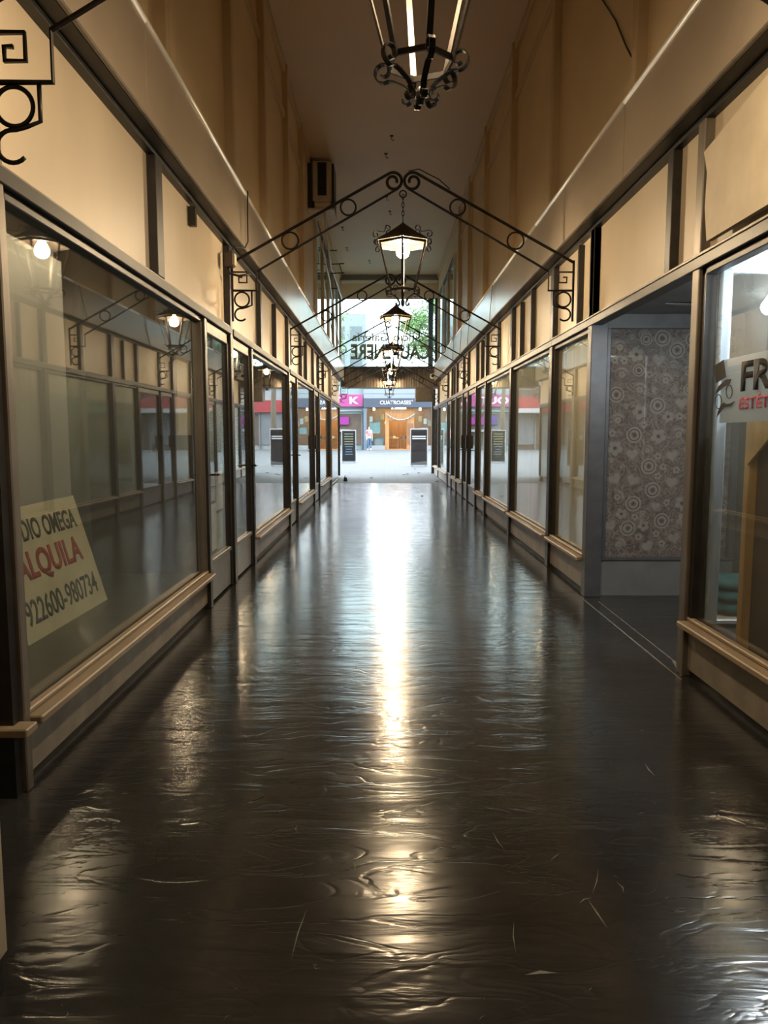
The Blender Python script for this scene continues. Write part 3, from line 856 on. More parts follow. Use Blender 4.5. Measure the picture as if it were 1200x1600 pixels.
# floor seams and scuffs
FLO = bpy.data.objects['floor']
sm = MB()
for a, b, w in (((912, 937), (1064, 1062), 0.012), ((935, 940), (1052, 1032), 0.008), ((1052, 1032), (1066, 1056), 0.02)):
    p, q = on_floor(*a), on_floor(*b)
    d = (q - p).normalized(); n = Vector((-d.y, d.x, 0)) * w / 2
    sm.add([p + n + Vector((0, 0, .0015)), p - n + Vector((0, 0, .0015)), q - n + Vector((0, 0, .0015)), q + n + Vector((0, 0, .0015))], [(0, 1, 2, 3)])
mk('seam', sm, 'seam', FLO, kind='stuff')
sc = MB()
random.seed(11)
marks = [((918, 1405), (950, 1452), .010), ((905, 1412), (925, 1403), .008), ((820, 1524), (872, 1521), .022), ((935, 1358), (925, 1398), .006), ((962, 1378), (975, 1396), .008), ((803, 1440), (806, 1490), .006),
         ((1008, 1193), (1024, 1213), .010), ((875, 1333), (860, 1345), .005), ((480, 1420), (455, 1500), .006), ((770, 1300), (790, 1330), .005), ((1130, 1276), (1165, 1288), .006)]
for _ in range(45):
    x, y = random.uniform(60, 1150), random.uniform(1040, 1590)
    l = random.uniform(4, 16); a = random.uniform(0, PI)
    marks.append(((x, y), (x + l * math.cos(a), y + l * math.sin(a) * 0.8), random.uniform(.001, .004)))
for a, b, w in marks:
    p, q = on_floor(*a), on_floor(*b)
    if not (XL + 0.1 < p.x < XR - 0.1 and XL + 0.1 < q.x < XR - 0.1): continue
    d = (q - p).normalized(); n = Vector((-d.y, d.x, 0))
    mid = (p + q) / 2 + n * random.uniform(-.01, .01)
    z = Vector((0, 0, .0012))
    w *= 0.55
    sc.add([p + z, mid + n * w / 2 + z, q + z, mid - n * w / 2 + z], [(0, 1, 2, 3)])
mk('scuff_mark', sc, 'scuff', FLO, kind='stuff')

# ------------------------------------------------------------------ end of the passage: bulkhead, lettered glazing, canopy
WN[0] += 1
eg = sroot('window_%d' % WN[0], 'lettered glazing above the wooden canopy at the exit', 'window', (CX, Y1 + 0.05, 3.60))
L, R_ = XL - CX, 1.66 - CX
mk('pane', MB().box(L, R_, 0.0, 0.008, 0.0, 2.12), 'pane_far', eg)
mk('frame_rail', MB().bbox(L, R_, -0.03, 0.04, -0.05, 0.0, 0.005), 'far_grey', eg)
mk('frame_rail', MB().bbox(L, R_, -0.03, 0.04, 2.12, 2.16, 0.005), 'far_grey', eg)
mk('frame_stile', MB().bbox(L - 0.02, L + 0.03, -0.03, 0.04, -0.05, 2.16, 0.005), 'dark_frame', eg)
mk('frame_stile', MB().bbox(R_ - 0.03, R_ + 0.10, -0.03, 0.04, -0.05, 2.16, 0.005), 'dark_frame', eg)
mk('frame_stile', MB().bbox(R_ - 0.24, R_ - 0.08, 0.02, 0.10, 0.0, 2.12, 0.005), 'blue_pilaster', eg)
text('lettering', 'Edificio Galería', 2.50, 0.27, 'gold_letter', frame_M((1.30, 0.012, 0.80), (-1, 0, 0), (0, 0, 1)), eg, 0.01)
text('lettering', 'CAUPENERE', 2.54, 0.50, 'gold_letter', frame_M((1.30, 0.012, 0.22), (-1, 0, 0), (0, 0, 1)), eg, 0.035)
struct('trim_bulkhead', MB().box(XL, 1.84, Y1 - 0.02, Y1 + 0.2, 5.74, 6.30), 'ceiling_paint', 'beige bulkhead between the ceiling and the lettered glazing', 'bulkhead')
tag(mk('trim_cover', MB().bbox(XL + 0.05, 1.70, Y1 - 0.10, Y1 - 0.02, 6.19, 6.27, 0.01), 'white_plastic'), 'white cover strip along the top of the bulkhead', 'trim', kind='structure')

cn = sroot('trim_canopy', 'dark wooden slatted canopy over the street exit', 'canopy', (CX, Y1 + 0.2, 2.93))
mk('canopy_core', MB().box(XL - CX, 1.84 - CX, -0.10, 0.9, 0.03, 0.62), 'shutter_box', cn)
random.seed(5)
xx = -1.42
while xx < 1.50:
    wv = random.uniform(0.075, 0.105)
    mk('plank', MB().bbox(xx, xx + wv - 0.012, -0.135 - random.uniform(0, .012), -0.10, 0.0, 0.60, 0.004), 'canopy_wood', cn)
    xx += wv
mk('canopy_beam', MB().bbox(XL - CX, 1.84 - CX, -0.18, -0.06, 0.60, 0.66, 0.006), 'dark_frame', cn)
tag(mk('shutter_box', MB().bbox(1.02, 1.60, Y1 + 0.10, Y1 + 0.6, 2.49, 2.925, 0.01), 'shutter_box'), 'brown roller shutter box under the canopy', 'shutter box')

# upper windows near the exit
def upper_window(S, a, b, n, z0, z1, label):
    WN[0] += 1
    W = sroot('window_%d' % WN[0], label, 'window', (xs(S, 0), (a + b) / 2, z0))
    ox, oy = W.location.x, W.location.y
    X = lambda d: xs(S, d) - ox
    for i in range(n + 1):
        y = a + (b - a) * i / n - oy
        mk('mullion', MB().bbox(X(-0.06), X(0.0), y - 0.03, y + 0.03, 0, z1 - z0, 0.005), 'batten_paint' if i % 2 else 'pvc_pipe', W)
    for i in range(n):
        y, y2 = a + (b - a) * i / n - oy, a + (b - a) * (i + 1) / n - oy
        mk('pane', MB().box(X(-0.022), X(-0.016), y + 0.03, y2 - 0.03, 0.05, z1 - z0 - 0.05), 'pane_far', W)
        mk('backing', MB().box(X(-0.012), X(-0.004), y + 0.03, y2 - 0.03, 0.05, z1 - z0 - 0.05), 'paper_white', W)
    mk('rail', MB().bbox(X(-0.055), X(0.0), a - oy, b - oy, 0, 0.05, 0.004), 'far_grey', W)
    mk('rail', MB().bbox(X(-0.055), X(0.0), a - oy, b - oy, z1 - z0 - 0.05, z1 - z0, 0.004), 'far_grey', W)
upper_window(-1, 15.2, 23.6, 5, 3.66, 5.75, 'row of grey-framed upper windows below the air conditioner')
upper_window(1, 18.3, 23.5, 3, 3.66, 5.75, 'row of grey-framed upper windows opposite the air conditioner')

# ------------------------------------------------------------------ wrought-iron arches
def arch():
    R = empty('iron_arch', (CX, 0, 2.42))
    o = 2.42
    HW = (XR - XL) / 2
    V = lambda off, z: (off, 0, z - o)
    up0, up1 = (HW - 0.03, 2.955), (0.135, 3.715)
    lo0, lo1 = (HW - 0.25, 2.875), (0.045, 3.595)
    for sg in (-1, 1):
        wl = lambda u, z: V(sg * (HW - u), z)
        br_ = mk('wall_bracket', MB().tube([wl(0.025, 2.43), wl(0.025, 2.97)], 0.013, 4), 'iron_black', R)
        # rafter: upper rod ending in a scroll at the ridge
        pts = [V(sg * up0[0], up0[1])]
        c = (0.088, 3.655)
        pts += [V(sg * x, z) for x, z in spiral(c[0], c[1], 0.078, 0.078, math.radians(58), math.radians(170), 8)]
        pts += [V(sg * x, z) for x, z in spiral(c[0], c[1], 0.076, 0.030, math.radians(180), math.radians(560), 22)]
        ur = mk('upper_rod', MB().tube(pts, 0.0135, 6), 'iron_black', R)
        mk('lower_rod', MB().tube([wl(0.03, 2.705), wl(0.25, 2.705), wl(0.25, lo0[1]), V(sg * lo1[0], lo1[1])], 0.0105, 6, smooth=False), 'iron_black', R)
        for t in (0.345, 0.69):
            off = 1.54 - (1.54 - 0.02) * t
            zu = up0[1] + (up0[0] - off) * (up1[1] - up0[1]) / (up0[0] - up1[0])
            zl = lo0[1] + (lo0[0] - off) * (lo1[1] - lo0[1]) / (lo0[0] - lo1[0])
            r = (zu - zl) / 2 * 0.875 - 0.01
            mk('ring', MB().tube([V(sg * (off + a), (zu + zl) / 2 + b) for a, b in arc(0, 0, r, 0, 2 * PI * 27 / 28, 27)], 0.0085, 6, True), 'iron_black', ur)
        key = [(0.03, 2.868), (0.158, 2.868), (0.158, 2.775), (0.085, 2.775), (0.085, 2.822), (0.117, 2.822)]
        mk('greek_key', MB().tube([wl(u, z) for u, z in key], 0.0095, 4), 'iron_black', br_)
        mk('bracket_ring', MB().tube([wl(0.11 + a, 2.625 + b) for a, b in arc(0, 0, 0.066, 0, 2 * PI * 27 / 28, 27)], 0.0085, 6, True), 'iron_black', br_)
        hk = [(0.20, 2.70), (0.20, 2.575), (0.15, 2.557)] + arc(0.105, 2.492, 0.060, math.radians(80), math.radians(200), 8)[:0]
        hk += [(0.115, 2.548)] + arc(0.098, 2.492, 0.055, math.radians(95), math.radians(318), 14)
        mk('hook_scroll', MB().tube([wl(u, z) for u, z in hk], 0.0085, 6), 'iron_black', br_)
    mk('hanging_ring', MB().tube([V(a, 3.548 + b) for a, b in arc(0, 0, 0.030, 0, 2 * PI * 15 / 16, 15)], 0.006, 6, True), 'iron_black', R)
    return R
ORD = ['sixth', 'fifth', 'fourth', 'third', 'second', 'first']
a0 = arch()
for i, y in enumerate(ARCH_Y):
    A = a0 if i == 0 else copy_tree(a0)
    A.location.y = y
    A.location.z = 2.335 if i == 0 else 2.42
    lab = ['black wrought-iron arch bracketed beside the for-rent sign window', 'black wrought-iron arch bracketed above the flyer door and the whitewashed windows',
           'black wrought-iron arch, fourth one in from the street canopy', 'black wrought-iron arch, third one in from the street canopy',
           'black wrought-iron arch, second one in from the street canopy', 'black wrought-iron arch right at the street canopy'][i]
    tag(A, lab, 'arch', 'iron arches spanning the passage')

# ------------------------------------------------------------------ lanterns
def lantern():
    R = empty('lantern', (CX, 0, 2.56))
    zb, ze, za = 0.145, 0.575, 0.735
    rb, re = 0.118, 0.236
    C = lambda r, k, z: Vector((r * math.cos(PI / 3 * k), r * math.sin(PI / 3 * k), z))
    rf = MB()
    rings = [(0.250, ze - 0.012), (0.250, ze + 0.006), (0.150, ze + 0.062), (0.035, za - 0.018), (0.012, za)]
    vs = [C(r, k, z) for r, z in rings for k in range(6)]
    fs = [(i * 6 + k, i * 6 + (k + 1) % 6, (i + 1) * 6 + (k + 1) % 6, (i + 1) * 6 + k) for i in range(4) for k in range(6)]
    vs2 = [C(r - 0.006, k, z - 0.006) for r, z in rings[1:4] for k in range(6)]
    o = len(vs)
    fs2 = [(o + i * 6 + k, o + (i + 1) * 6 + k, o + (i + 1) * 6 + (k + 1) % 6, o + i * 6 + (k + 1) % 6) for i in range(2) for k in range(6)]
    fs3 = [(k, o + k, o + (k + 1) % 6, (k + 1) % 6) for k in range(6)] + [tuple(o + 12 + k for k in range(6)), tuple(24 + k for k in range(6))]
    rf.add(vs + vs2, fs + fs2 + fs3)
    roof = mk('roof', rf, 'rusty_iron', R)
    mk('finial', MB().tube([(a, 0, za + 0.016 + b) for a, b in arc(0, 0, 0.017, 0, 2 * PI * 11 / 12, 11)], 0.004, 6, True), 'iron_black', roof)
    for nm, r, z, w in (('eave_band', re, ze - 0.024, 0.024), ('bottom_band', rb, zb, 0.020)):
        mb = MB()
        for k in range(6):
            a, b = C(r, k, z), C(r, k + 1, z)
            n = ((a + b) / 2); n.z = 0; n.normalize()
            p = [a - n * .004, b - n * .004, b + n * .004, a + n * .004]
            vs = [q + Vector((0, 0, -w / 2)) for q in p] + [q + Vector((0, 0, w / 2)) for q in p]
            mb.add(vs, [(0, 3, 2, 1), (4, 5, 6, 7), (0, 1, 5, 4), (1, 2, 6, 5), (2, 3, 7, 6), (3, 0, 4, 7)])
        band = mk(nm, mb, 'iron_black', R)
    for k in range(6):
        a, b = C(rb, k, zb - 0.008), C(re, k, ze - 0.014)
        d = Vector((-math.sin(PI / 3 * k), math.cos(PI / 3 * k), 0))
        mk('corner_bar', MB().strap([a, b], 0.022, 0.008, d), 'iron_black', R)
    # scrolls
    def rz(k, path):
        c, s_ = math.cos(PI / 3 * k), math.sin(PI / 3 * k)
        return [Vector((r * c, r * s_, z)) for r, z in path]
    low = spiral(0.055, 0.030, 0.010, 0.027, math.radians(-40), math.radians(-330), 12)[::1]
    low = [(0.055 + (0.010 + 0.017 * t) * math.cos(math.radians(20 - 290 * t)), 0.030 + (0.010 + 0.017 * t) * math.sin(math.radians(20 - 290 * t))) for t in [i / 12 for i in range(13)]]
    # from the small curl at the bottom, along the underside, to the curl at the band corner
    low += [(0.040, 0.058), (0.062, 0.078), (0.100, 0.098)]
    low += [(0.140 + (0.040 - 0.026 * t) * math.cos(math.radians(-120 + 430 * t)), 0.138 + (0.040 - 0.026 * t) * math.sin(math.radians(-120 + 430 * t))) for t in [i / 16 for i in range(17)]]
    top = [(0.262 + (0.012 + 0.018 * t) * math.cos(math.radians(200 - 330 * t)), ze - 0.035 + (0.012 + 0.018 * t) * math.sin(math.radians(200 - 330 * t))) for t in [i / 12 for i in range(13)]]
    top = [(0.272 + (0.034 - 0.020 * t) * math.cos(math.radians(100 - 350 * t)), ze + 0.028 + (0.034 - 0.020 * t) * math.sin(math.radians(100 - 350 * t))) for t in [i / 14 for i in range(15)]][::-1]
    top += [(0.230, ze + 0.060), (0.190, ze + 0.062)]
    top += [(0.150 + (0.030 - 0.016 * t) * math.cos(math.radians(-20 + 300 * t)), ze + 0.098 + (0.030 - 0.016 * t) * math.sin(math.radians(-20 + 300 * t))) for t in [i / 12 for i in range(13)]]
    dn = [(0.268 + (0.030 - 0.018 * t) * math.cos(math.radians(110 - 360 * t)), ze - 0.035 + (0.030 - 0.018 * t) * math.sin(math.radians(110 - 360 * t))) for t in [i / 14 for i in range(15)]]
    for k in range(6):
        d = Vector((-math.sin(PI / 3 * k), math.cos(PI / 3 * k), 0))
        mk('lower_scroll', MB().strap(rz(k, low), 0.021, 0.0045, d), 'iron_black', band)
        mk('upper_scroll', MB().strap(rz(k, top), 0.014, 0.0035, d), 'iron_black', roof)
        mk('eave_scroll', MB().strap(rz(k, dn), 0.014, 0.0035, d), 'iron_black', roof)
    mk('bottom_boss', MB().lathe([(0.010, 0.008), (0.016, 0.020), (0.019, 0.045), (0.014, 0.062), (0.006, 0.068)], 12), 'iron_black', band)
    hold = mk('lamp_holder', MB().lathe([(0.022, 0.600), (0.024, 0.650), (0.012, 0.690)], 12), 'white_plastic', R)
    mk('bulb', MB().lathe([(0.001, 0.428), (0.030, 0.434), (0.051, 0.453), (0.060, 0.481), (0.057, 0.512), (0.042, 0.546), (0.024, 0.580), (0.021, 0.602)], 16), 'bulb_glow', hold)
    z = za + 0.030
    i = 0
    while z < 0.958:
        lk = [(0.011 * math.cos(t), 0.024 * math.sin(t)) for t in [2 * PI * j / 12 for j in range(12)]]
        if i % 2:
            p = [(0, a, z + 0.020 + b) for a, b in lk]
        else:
            p = [(a, 0, z + 0.020 + b) for a, b in lk]
        mk('chain_link', MB().tube(p, 0.0034, 5, True), 'iron_black', R)
        z += 0.036; i += 1
    return R
l0 = lantern()
ROT = [math.radians(100), math.radians(87.4), math.radians(103), math.radians(96), math.radians(110), math.radians(90)]
LLAB = ['hexagonal iron lantern hanging from the arch by the for-rent sign window', 'hexagonal iron lantern hanging from the arch over the flyer door',
        'hexagonal iron lantern hanging fourth in from the street canopy', 'hexagonal iron lantern hanging third in from the street canopy',
        'hexagonal iron lantern hanging second in from the street canopy', 'hexagonal iron lantern hanging right at the street canopy']
for i, y in enumerate(ARCH_Y):
    Lt = l0 if i == 0 else copy_tree(l0)
    Lt.location = (CX - (0.04 if i == 0 else 0.0), y + (0.05 if i == 0 else 0.0), 2.56)
    Lt.rotation_euler.z = ROT[i]
    tag(Lt, LLAB[i], 'lantern', 'lit lanterns along the passage')

# ------------------------------------------------------------------ fittings on walls and ceiling
def air_conditioner():
    R = empty('air_conditioner', (XL + 0.26, 14.35, 5.52))
    tag(R, 'boxed air conditioner high on the wall under the ceiling', 'air conditioner')
    mk('case', MB().bbox(-0.18, 0.185, -0.30, 0.35, 0.16, 0.88, 0.02), 'ac_case', R)
    gr = mk('grille', MB().bbox(-0.075, 0.085, -0.315, -0.29, 0.26, 0.84, 0.004), 'black_plastic', R)
    for k in range(9):
        mk('louvre', MB().box(-0.07, 0.08, -0.325, -0.31, 0.29 + k * 0.06, 0.30 + k * 0.06), 'dark_frame', gr)
    mk('side_bracket', MB().bbox(-0.26, -0.18, -0.31, 0.30, 0.02, 0.90, 0.005), 'dark_frame', R)
    mk('side_bracket', MB().bbox(0.185, 0.225, -0.31, 0.30, 0.02, 0.82, 0.005), 'dark_frame', R)
    mk('shelf', MB().bbox(-0.26, 0.225, -0.32, 0.34, 0.0, 0.035, 0.004), 'ac_case', R)
    mk('drip_tray', MB().bbox(-0.15, 0.16, -0.30, 0.30, 0.035, 0.16, 0.03), 'cream_board', R)
air_conditioner()
def pipe(name, label, pts, r, mat, cat, group=None):
    p0 = Vector(pts[0])
    o = mk(name, MB().tube([Vector(p) - p0 for p in pts], r, 8), mat)
    o.location = p0
    return tag(o, label, cat, group)
pipe('drain_pipe', 'pale drain pipe running down from the air conditioner', [(XL + 0.30, 14.2, 5.515), (XL + 0.31, 14.3, 5.2), (XL + 0.22, 17.0, 5.1), (XL + 0.10, 19.5, 5.55), (XL + 0.09, 23.9, 5.6)], 0.022, 'pvc_pipe', 'pipe')
pipe('conduit', 'thin metal conduit slanting along the upper windows', [(XL + 0.09, 14.6, 5.5), (XL + 0.09, 18.0, 5.15), (XL + 0.09, 21.0, 4.2), (XL + 0.085, 23.5, 3.7)], 0.016, 'edge_metal', 'pipe')
def rack():
    R = empty('wall_rack', (XL, 18.6, 5.35))
    tag(R, 'rusty iron rack sticking out below the ceiling near the exit', 'rack')
    for z in (0.0, 0.22):
        mk('arm', MB().tube([(0, 0, z), (0.42, 0, z + 0.02)], 0.014, 6), 'rusty_iron', R)
    mk('tie', MB().tube([(0.38, 0, 0.0), (0.30, 0, 0.24)], 0.010, 6), 'rusty_iron', R)
    mk('upright', MB().tube([(0.03, 0, -0.45), (0.03, 0, 0.75)], 0.016, 6), 'rusty_iron', R)
    for z in (-0.35, 0.55):
        mk('arm', MB().tube([(0, 0, z), (0.25, 0, z)], 0.012, 6), 'rusty_iron', R)
rack()
def cctv():
    R = empty('security_camera', (FR - 0.10, 23.3, 3.24))
    tag(R, 'white bullet security camera at the end of the fascia', 'camera')
    body = MB()
    M = Matrix.Rotation(PI / 2, 4, 'X')
    mb = MB().lathe([(0.055, -0.02), (0.085, 0.0), (0.085, 0.02), (0.07, 0.03), (0.07, 0.26), (0.05, 0.29)], 20)
    mb.v = [tuple(Matrix.Rotation(-PI / 2, 4, 'X') @ Vector(v)) for v in mb.v]
    mk('housing', mb, 'white_plastic', R)
    mb = MB().lathe([(0.03, -0.035), (0.05, -0.02), (0.05, 0.0)], 16)
    mb.v = [tuple(Matrix.Rotation(-PI / 2, 4, 'X') @ Vector(v)) for v in mb.v]
    mk('lens', mb, 'black_plastic', R)
    mk('bracket', MB().tube([(0.0, 0.15, 0), (0.06, 0.18, 0.02), (0.10, 0.2, 0.02)], 0.016, 8), 'white_plastic', R)
cctv()
jb = empty('junction_box', (XL + 0.035, 6.70, 2.93))
tag(jb, 'small brown junction box on the post by the iron bracket', 'junction box')
mk('box', MB().bbox(-0.035, 0.045, -0.05, 0.05, -0.05, 0.07, 0.01), 'hardboard', jb)
mk('cover', MB().bbox(0.045, 0.055, -0.04, 0.04, -0.04, 0.06, 0.004), 'cream_board', jb)
mk('clamp', MB().tube([(-0.02, 0, -0.05), (-0.01, 0.02, -0.10), (0.07, 0.06, -0.115), (0.17, 0.10, -0.09)], 0.011, 6), 'iron_black', jb)
# loose cables
pipe('cable', 'brown cable hanging over the fascia beside the junction box', [(FL + 0.02, 7.13, 3.66), (FL + 0.015, 7.13, 3.45), (FL + 0.02, 7.10, 3.20), (FL + 0.005, 7.02, 3.12), (FL - 0.06, 6.88, 3.10), (XL + 0.02, 6.72, 2.99)], 0.006, 'cable_black', 'cable')
c1, c2, c3 = on_x(938, -5, XR - 0.012), on_x(962, 32, XR - 0.012), on_x(998, 110, XR - 0.012)
pipe('cable', 'thin dark cable slanting down the upper wall above the emblem shop', [c1, c2, (c2 + c3) / 2 + Vector((0, 0, -.02)), c3], 0.006, 'cable_black', 'cable')
pipe('cable', 'twisted cable pair running along the ridge of the arch by the flyer door', [(CX + 0.05, 6.85, 3.745), (CX + 0.14, 6.845, 3.76), (CX + 0.32, 6.84, 3.67), (CX + 0.42, 6.84, 3.585)], 0.005, 'cable_black', 'cable')
pipe('cable', 'cable looping down from the bracket above the emblem shop window', [(1.575, 2.80, 3.08), (1.585, 3.0, 2.98), (1.60, 3.1, 3.0), (1.61, 3.2, 3.12)], 0.008, 'cable_black', 'cable')
for k, (y, dz) in enumerate(((11.2, .12), (14.2, .2), (15.6, .16), (17.3, .22))):
    pipe('cable', 'thin cable drooping over the fascia on the recess side', [(FR - 0.01, y, Z_FAS + 0.03), (FR - 0.014, y + 0.06, Z_FAS - dz), (FR - 0.012, y + 0.22, Z_TOP + 0.1), (FR - 0.008, y + 0.3, Z_TOP)], 0.005, 'cable_black', 'cable', 'cables drooping over the fascia')
def hook():
    R = empty('ceiling_hook', (0, 0, Z_CEIL))
    mk('plate', MB().lathe([(0.03, -0.012), (0.035, 0.0)], 12), 'rusty_iron', R)
    mk('hook', MB().tube([(0, 0, -0.01), (0, 0, -0.06)] + [(0.02 - 0.02 * math.cos(t), 0, -0.06 - 0.02 * math.sin(t)) for t in [PI * j / 8 for j in range(1, 9)]], 0.006, 6), 'rusty_iron', R)
    return R
h0 = hook()
for k, (px, py) in enumerate(((612, 212), (603, 240), (604, 307), (609, 330), (535, 355), (604, 352), (542, 387), (577, 407))):
    H = h0 if k == 0 else copy_tree(h0)
    p = on_floor(px, py, Z_CEIL)
    H.location = (p.x, min(p.y, 23.5), Z_CEIL)
    tag(H, 'small rusty hook left in the beige ceiling', 'hook', 'hooks left in the ceiling')

# flyers behind the flyer door
D1 = bpy.data.objects['door_1']
random.seed(21)
for k, (y, z, w, h, m) in enumerate(((6.06, 0.42, .30, .40, 'paper_white'), (6.38, 0.40, .22, .32, 'flyer_print'), (6.10, 0.84, .24, .24, 'flyer_print'), (6.40, 0.74, .26, .34, 'paper_white'), (6.66, 0.45, .10, .50, 'pink_sign'), (6.62, 0.98, .12, .16, 'green_sign'))):
    F = mk('flyer', MB().box(0, 0.002, 0, w, 0, h), m)
    F.location = (XL - 0.056 - 0.003 * k, y, z)
    tag(F, ['white printed flyer in the bottom corner of the door glass', 'grey printed flyer low in the middle of the door glass', 'small printed flyer above the bottom white flyer', 'white flyer above the grey printed flyer', 'narrow pink flyer at the edge of the door glass', 'small green flyer above the narrow pink flyer'][k], 'flyer', 'flyers behind the door glass')

# ------------------------------------------------------------------ street
def box_part(name, mat, par, x0, x1, y0, y1, z0, z1, b=0.0):
    return mk(name, MB().bbox(x0, x1, y0, y1, z0, z1, b) if b else MB().box(x0, x1, y0, y1, z0, z1), mat, par)

def clothing_shop():
    Y = 52.0; g = ground(Y)
    R = empty('clothing_shop', (1.08, Y, g))
    tag(R, 'pale shop front across the street with CUATROASES on its fascia', 'shop')
    P = lambda n, m, *a, b=0.0: box_part(n, m, R, *a, b)
    x0, x1 = -2.51, 2.75
    P('side_wall', 'white_render', x0, x0 + 0.1, 0.1, 3.6, 0, 3.1); P('side_wall', 'white_render', x1 - 0.1, x1, 0.1, 3.6, 0, 3.1)
    P('back_wall', 'shop_wood', x0, x1, 3.6, 3.7, 0, 3.1); P('ceiling', 'white_render', x0, x1, 0.1, 3.6, 3.0, 3.1)
    P('floor', 'shop_wood', x0, x1, -0.02, 3.6, -0.2, 0.06)
    fa = P('fascia', 'blue_fascia', x0, x1, -0.35, 0.1, 2.92, 3.58, b=0.02)
    text('lettering', 'CUATROASES', 2.15, 0.27, 'white_letters', frame_M((-1.36, -0.365, 3.14), (1, 0, 0), (0, 0, 1)), fa, 0.012)
    text('lettering', '+', 0.09, 0.09, 'white_letters', frame_M((0.83, -0.365, 3.36), (1, 0, 0), (0, 0, 1)), fa, 0.02)
    for k in range(6):
        P('cladding_board', 'pale_cladding', x0, x1, -0.05 - 0.004 * (k % 2), 0.1, 3.58 + k * 0.33, 3.58 + (k + 1) * 0.33 - 0.02)
    P('upper_wall', 'white_render', x0, x1, 0.1, 4.0, 3.1, 5.6)
    P('pilaster', 'blue_pilaster', x0, x0 + 0.22, -0.25, 0.1, 0, 2.92, b=0.01); P('pilaster', 'blue_pilaster', x1 - 0.35, x1, -0.25, 0.1, 0, 2.92, b=0.01)
    # wooden portal
    P('portal_post', 'shop_wood', -1.00, -0.72, 0.05, 0.5, 0.06, 2.85, b=0.01); P('portal_post', 'shop_wood', 0.52, 1.05, 0.05, 0.5, 0.06, 2.85, b=0.01)
    P('portal_head', 'shop_wood', -0.72, 0.52, 0.05, 0.5, 2.05, 2.85, b=0.01)
    P('portal_door', 'shop_wood_dark', 0.56, 0.98, 0.03, 0.05, 0.35, 1.85)
    P('display_pane', 'pane_far', -2.27, -1.0, 0.02, 0.03, 0.3, 2.9); P('display_pane', 'pane_far', 1.05, 2.4, 0.02, 0.03, 0.3, 2.9)
    P('stall_riser', 'white_render', -2.27, -1.0, -0.05, 0.1, 0, 0.3); P('stall_riser', 'white_render', 1.05, 2.4, -0.05, 0.1, 0, 0.3)
    P('poster', 'mint_panel', -2.1, -1.35, 0.06, 0.07, 1.15, 1.9); P('poster', 'mint_panel', 1.45, 1.95, 0.06, 0.07, 1.1, 1.55)
    P('display_shelf', 'far_grey', -1.9, -1.1, 0.5, 1.2, 0.3, 0.9); P('display_shelf', 'white_render', -1.75, -1.15, 0.3, 0.45, 0.3, 0.75)
    for k, (x, z, m) in enumerate(((-2.0, 2.2, 'white_letters'), (-1.5, 2.1, 'banner_print'), (-1.2, 2.35, 'pine'), (1.5, 2.2, 'pine'), (1.85, 2.05, 'white_letters'), (2.15, 1.9, 'skin'))):
        P('hanging_garment', m, x - 0.12, x + 0.12, 0.6, 0.72, z - 0.25, z + 0.15, b=0.04)
    for x in (-1.8, -0.5, 0.0, 0.35, 1.5):
        mk('spot_lamp', MB().lathe([(0.05, 2.78), (0.07, 2.84), (0.05, 2.95)], 10, (x, 1.0, 0)), 'spot_glow', R)
    mk('ceiling_lamp', MB().tube([(-0.3, 1.8, 2.95), (0.5, 1.8, 2.95)], 0.05, 8), 'spot_glow', R)
    return R
clothing_shop()
def garland():
    R = empty('garland', (1.08, 51.9, ground(52) + 2.45))
    tag(R, 'drooping garland of round pennants across the wooden shop portal', 'garland')
    pts = [(-0.95 + 2.05 * t, 0, 0.08 + 0.45 * (2 * t - 1) ** 2 - 0.42) for t in [i / 20 for i in range(21)]]
    mk('string', MB().tube(pts, 0.008, 5), 'white_plastic', R)
    for i in range(1, 20, 1):
        p = pts[i]
        mk('pennant', MB().lathe([(0.005, -0.05), (0.04, -0.03), (0.045, 0.0), (0.03, 0.04), (0.005, 0.05)], 8, (p[0], -0.02, p[2] - 0.06)), 'mint_panel' if i % 2 else 'far_grey', R)
garland()
def sale_table(x, y, label, m):
    g = ground(52) + 0.06
    R = empty('display_table', (x, y, g))
    tag(R, label, 'table')
    mk('table_top', MB().bbox(-0.42, 0.42, -0.3, 0.3, 0.68, 0.73, 0.01), 'shop_wood_dark', R)
    for a in (-0.36, 0.36):
        for b in (-0.24, 0.24):
            mk('leg', MB().box(a - .025, a + .025, b - .025, b + .025, 0, 0.68), 'shop_wood_dark', R)
    mk('low_shelf', MB().box(-0.38, 0.38, -0.27, 0.27, 0.2, 0.23), 'shop_wood_dark', R)
    for k in range(4):
        mk('folded_clothes', MB().bbox(-0.38 + k * 0.2, -0.2 + k * 0.2, -0.2, 0.2, 0.73, 0.80 + 0.05 * ((k * 7) % 3), 0.015), m[k % len(m)], R)
sale_table(0.62, 52.9, 'display table with folded orange clothes inside the clothing shop', ['pine', 'banner_print', 'pine'])
sale_table(1.52, 52.9, 'display table with dark folded clothes inside the clothing shop', ['banner_dark', 'far_grey', 'banner_mauve'])

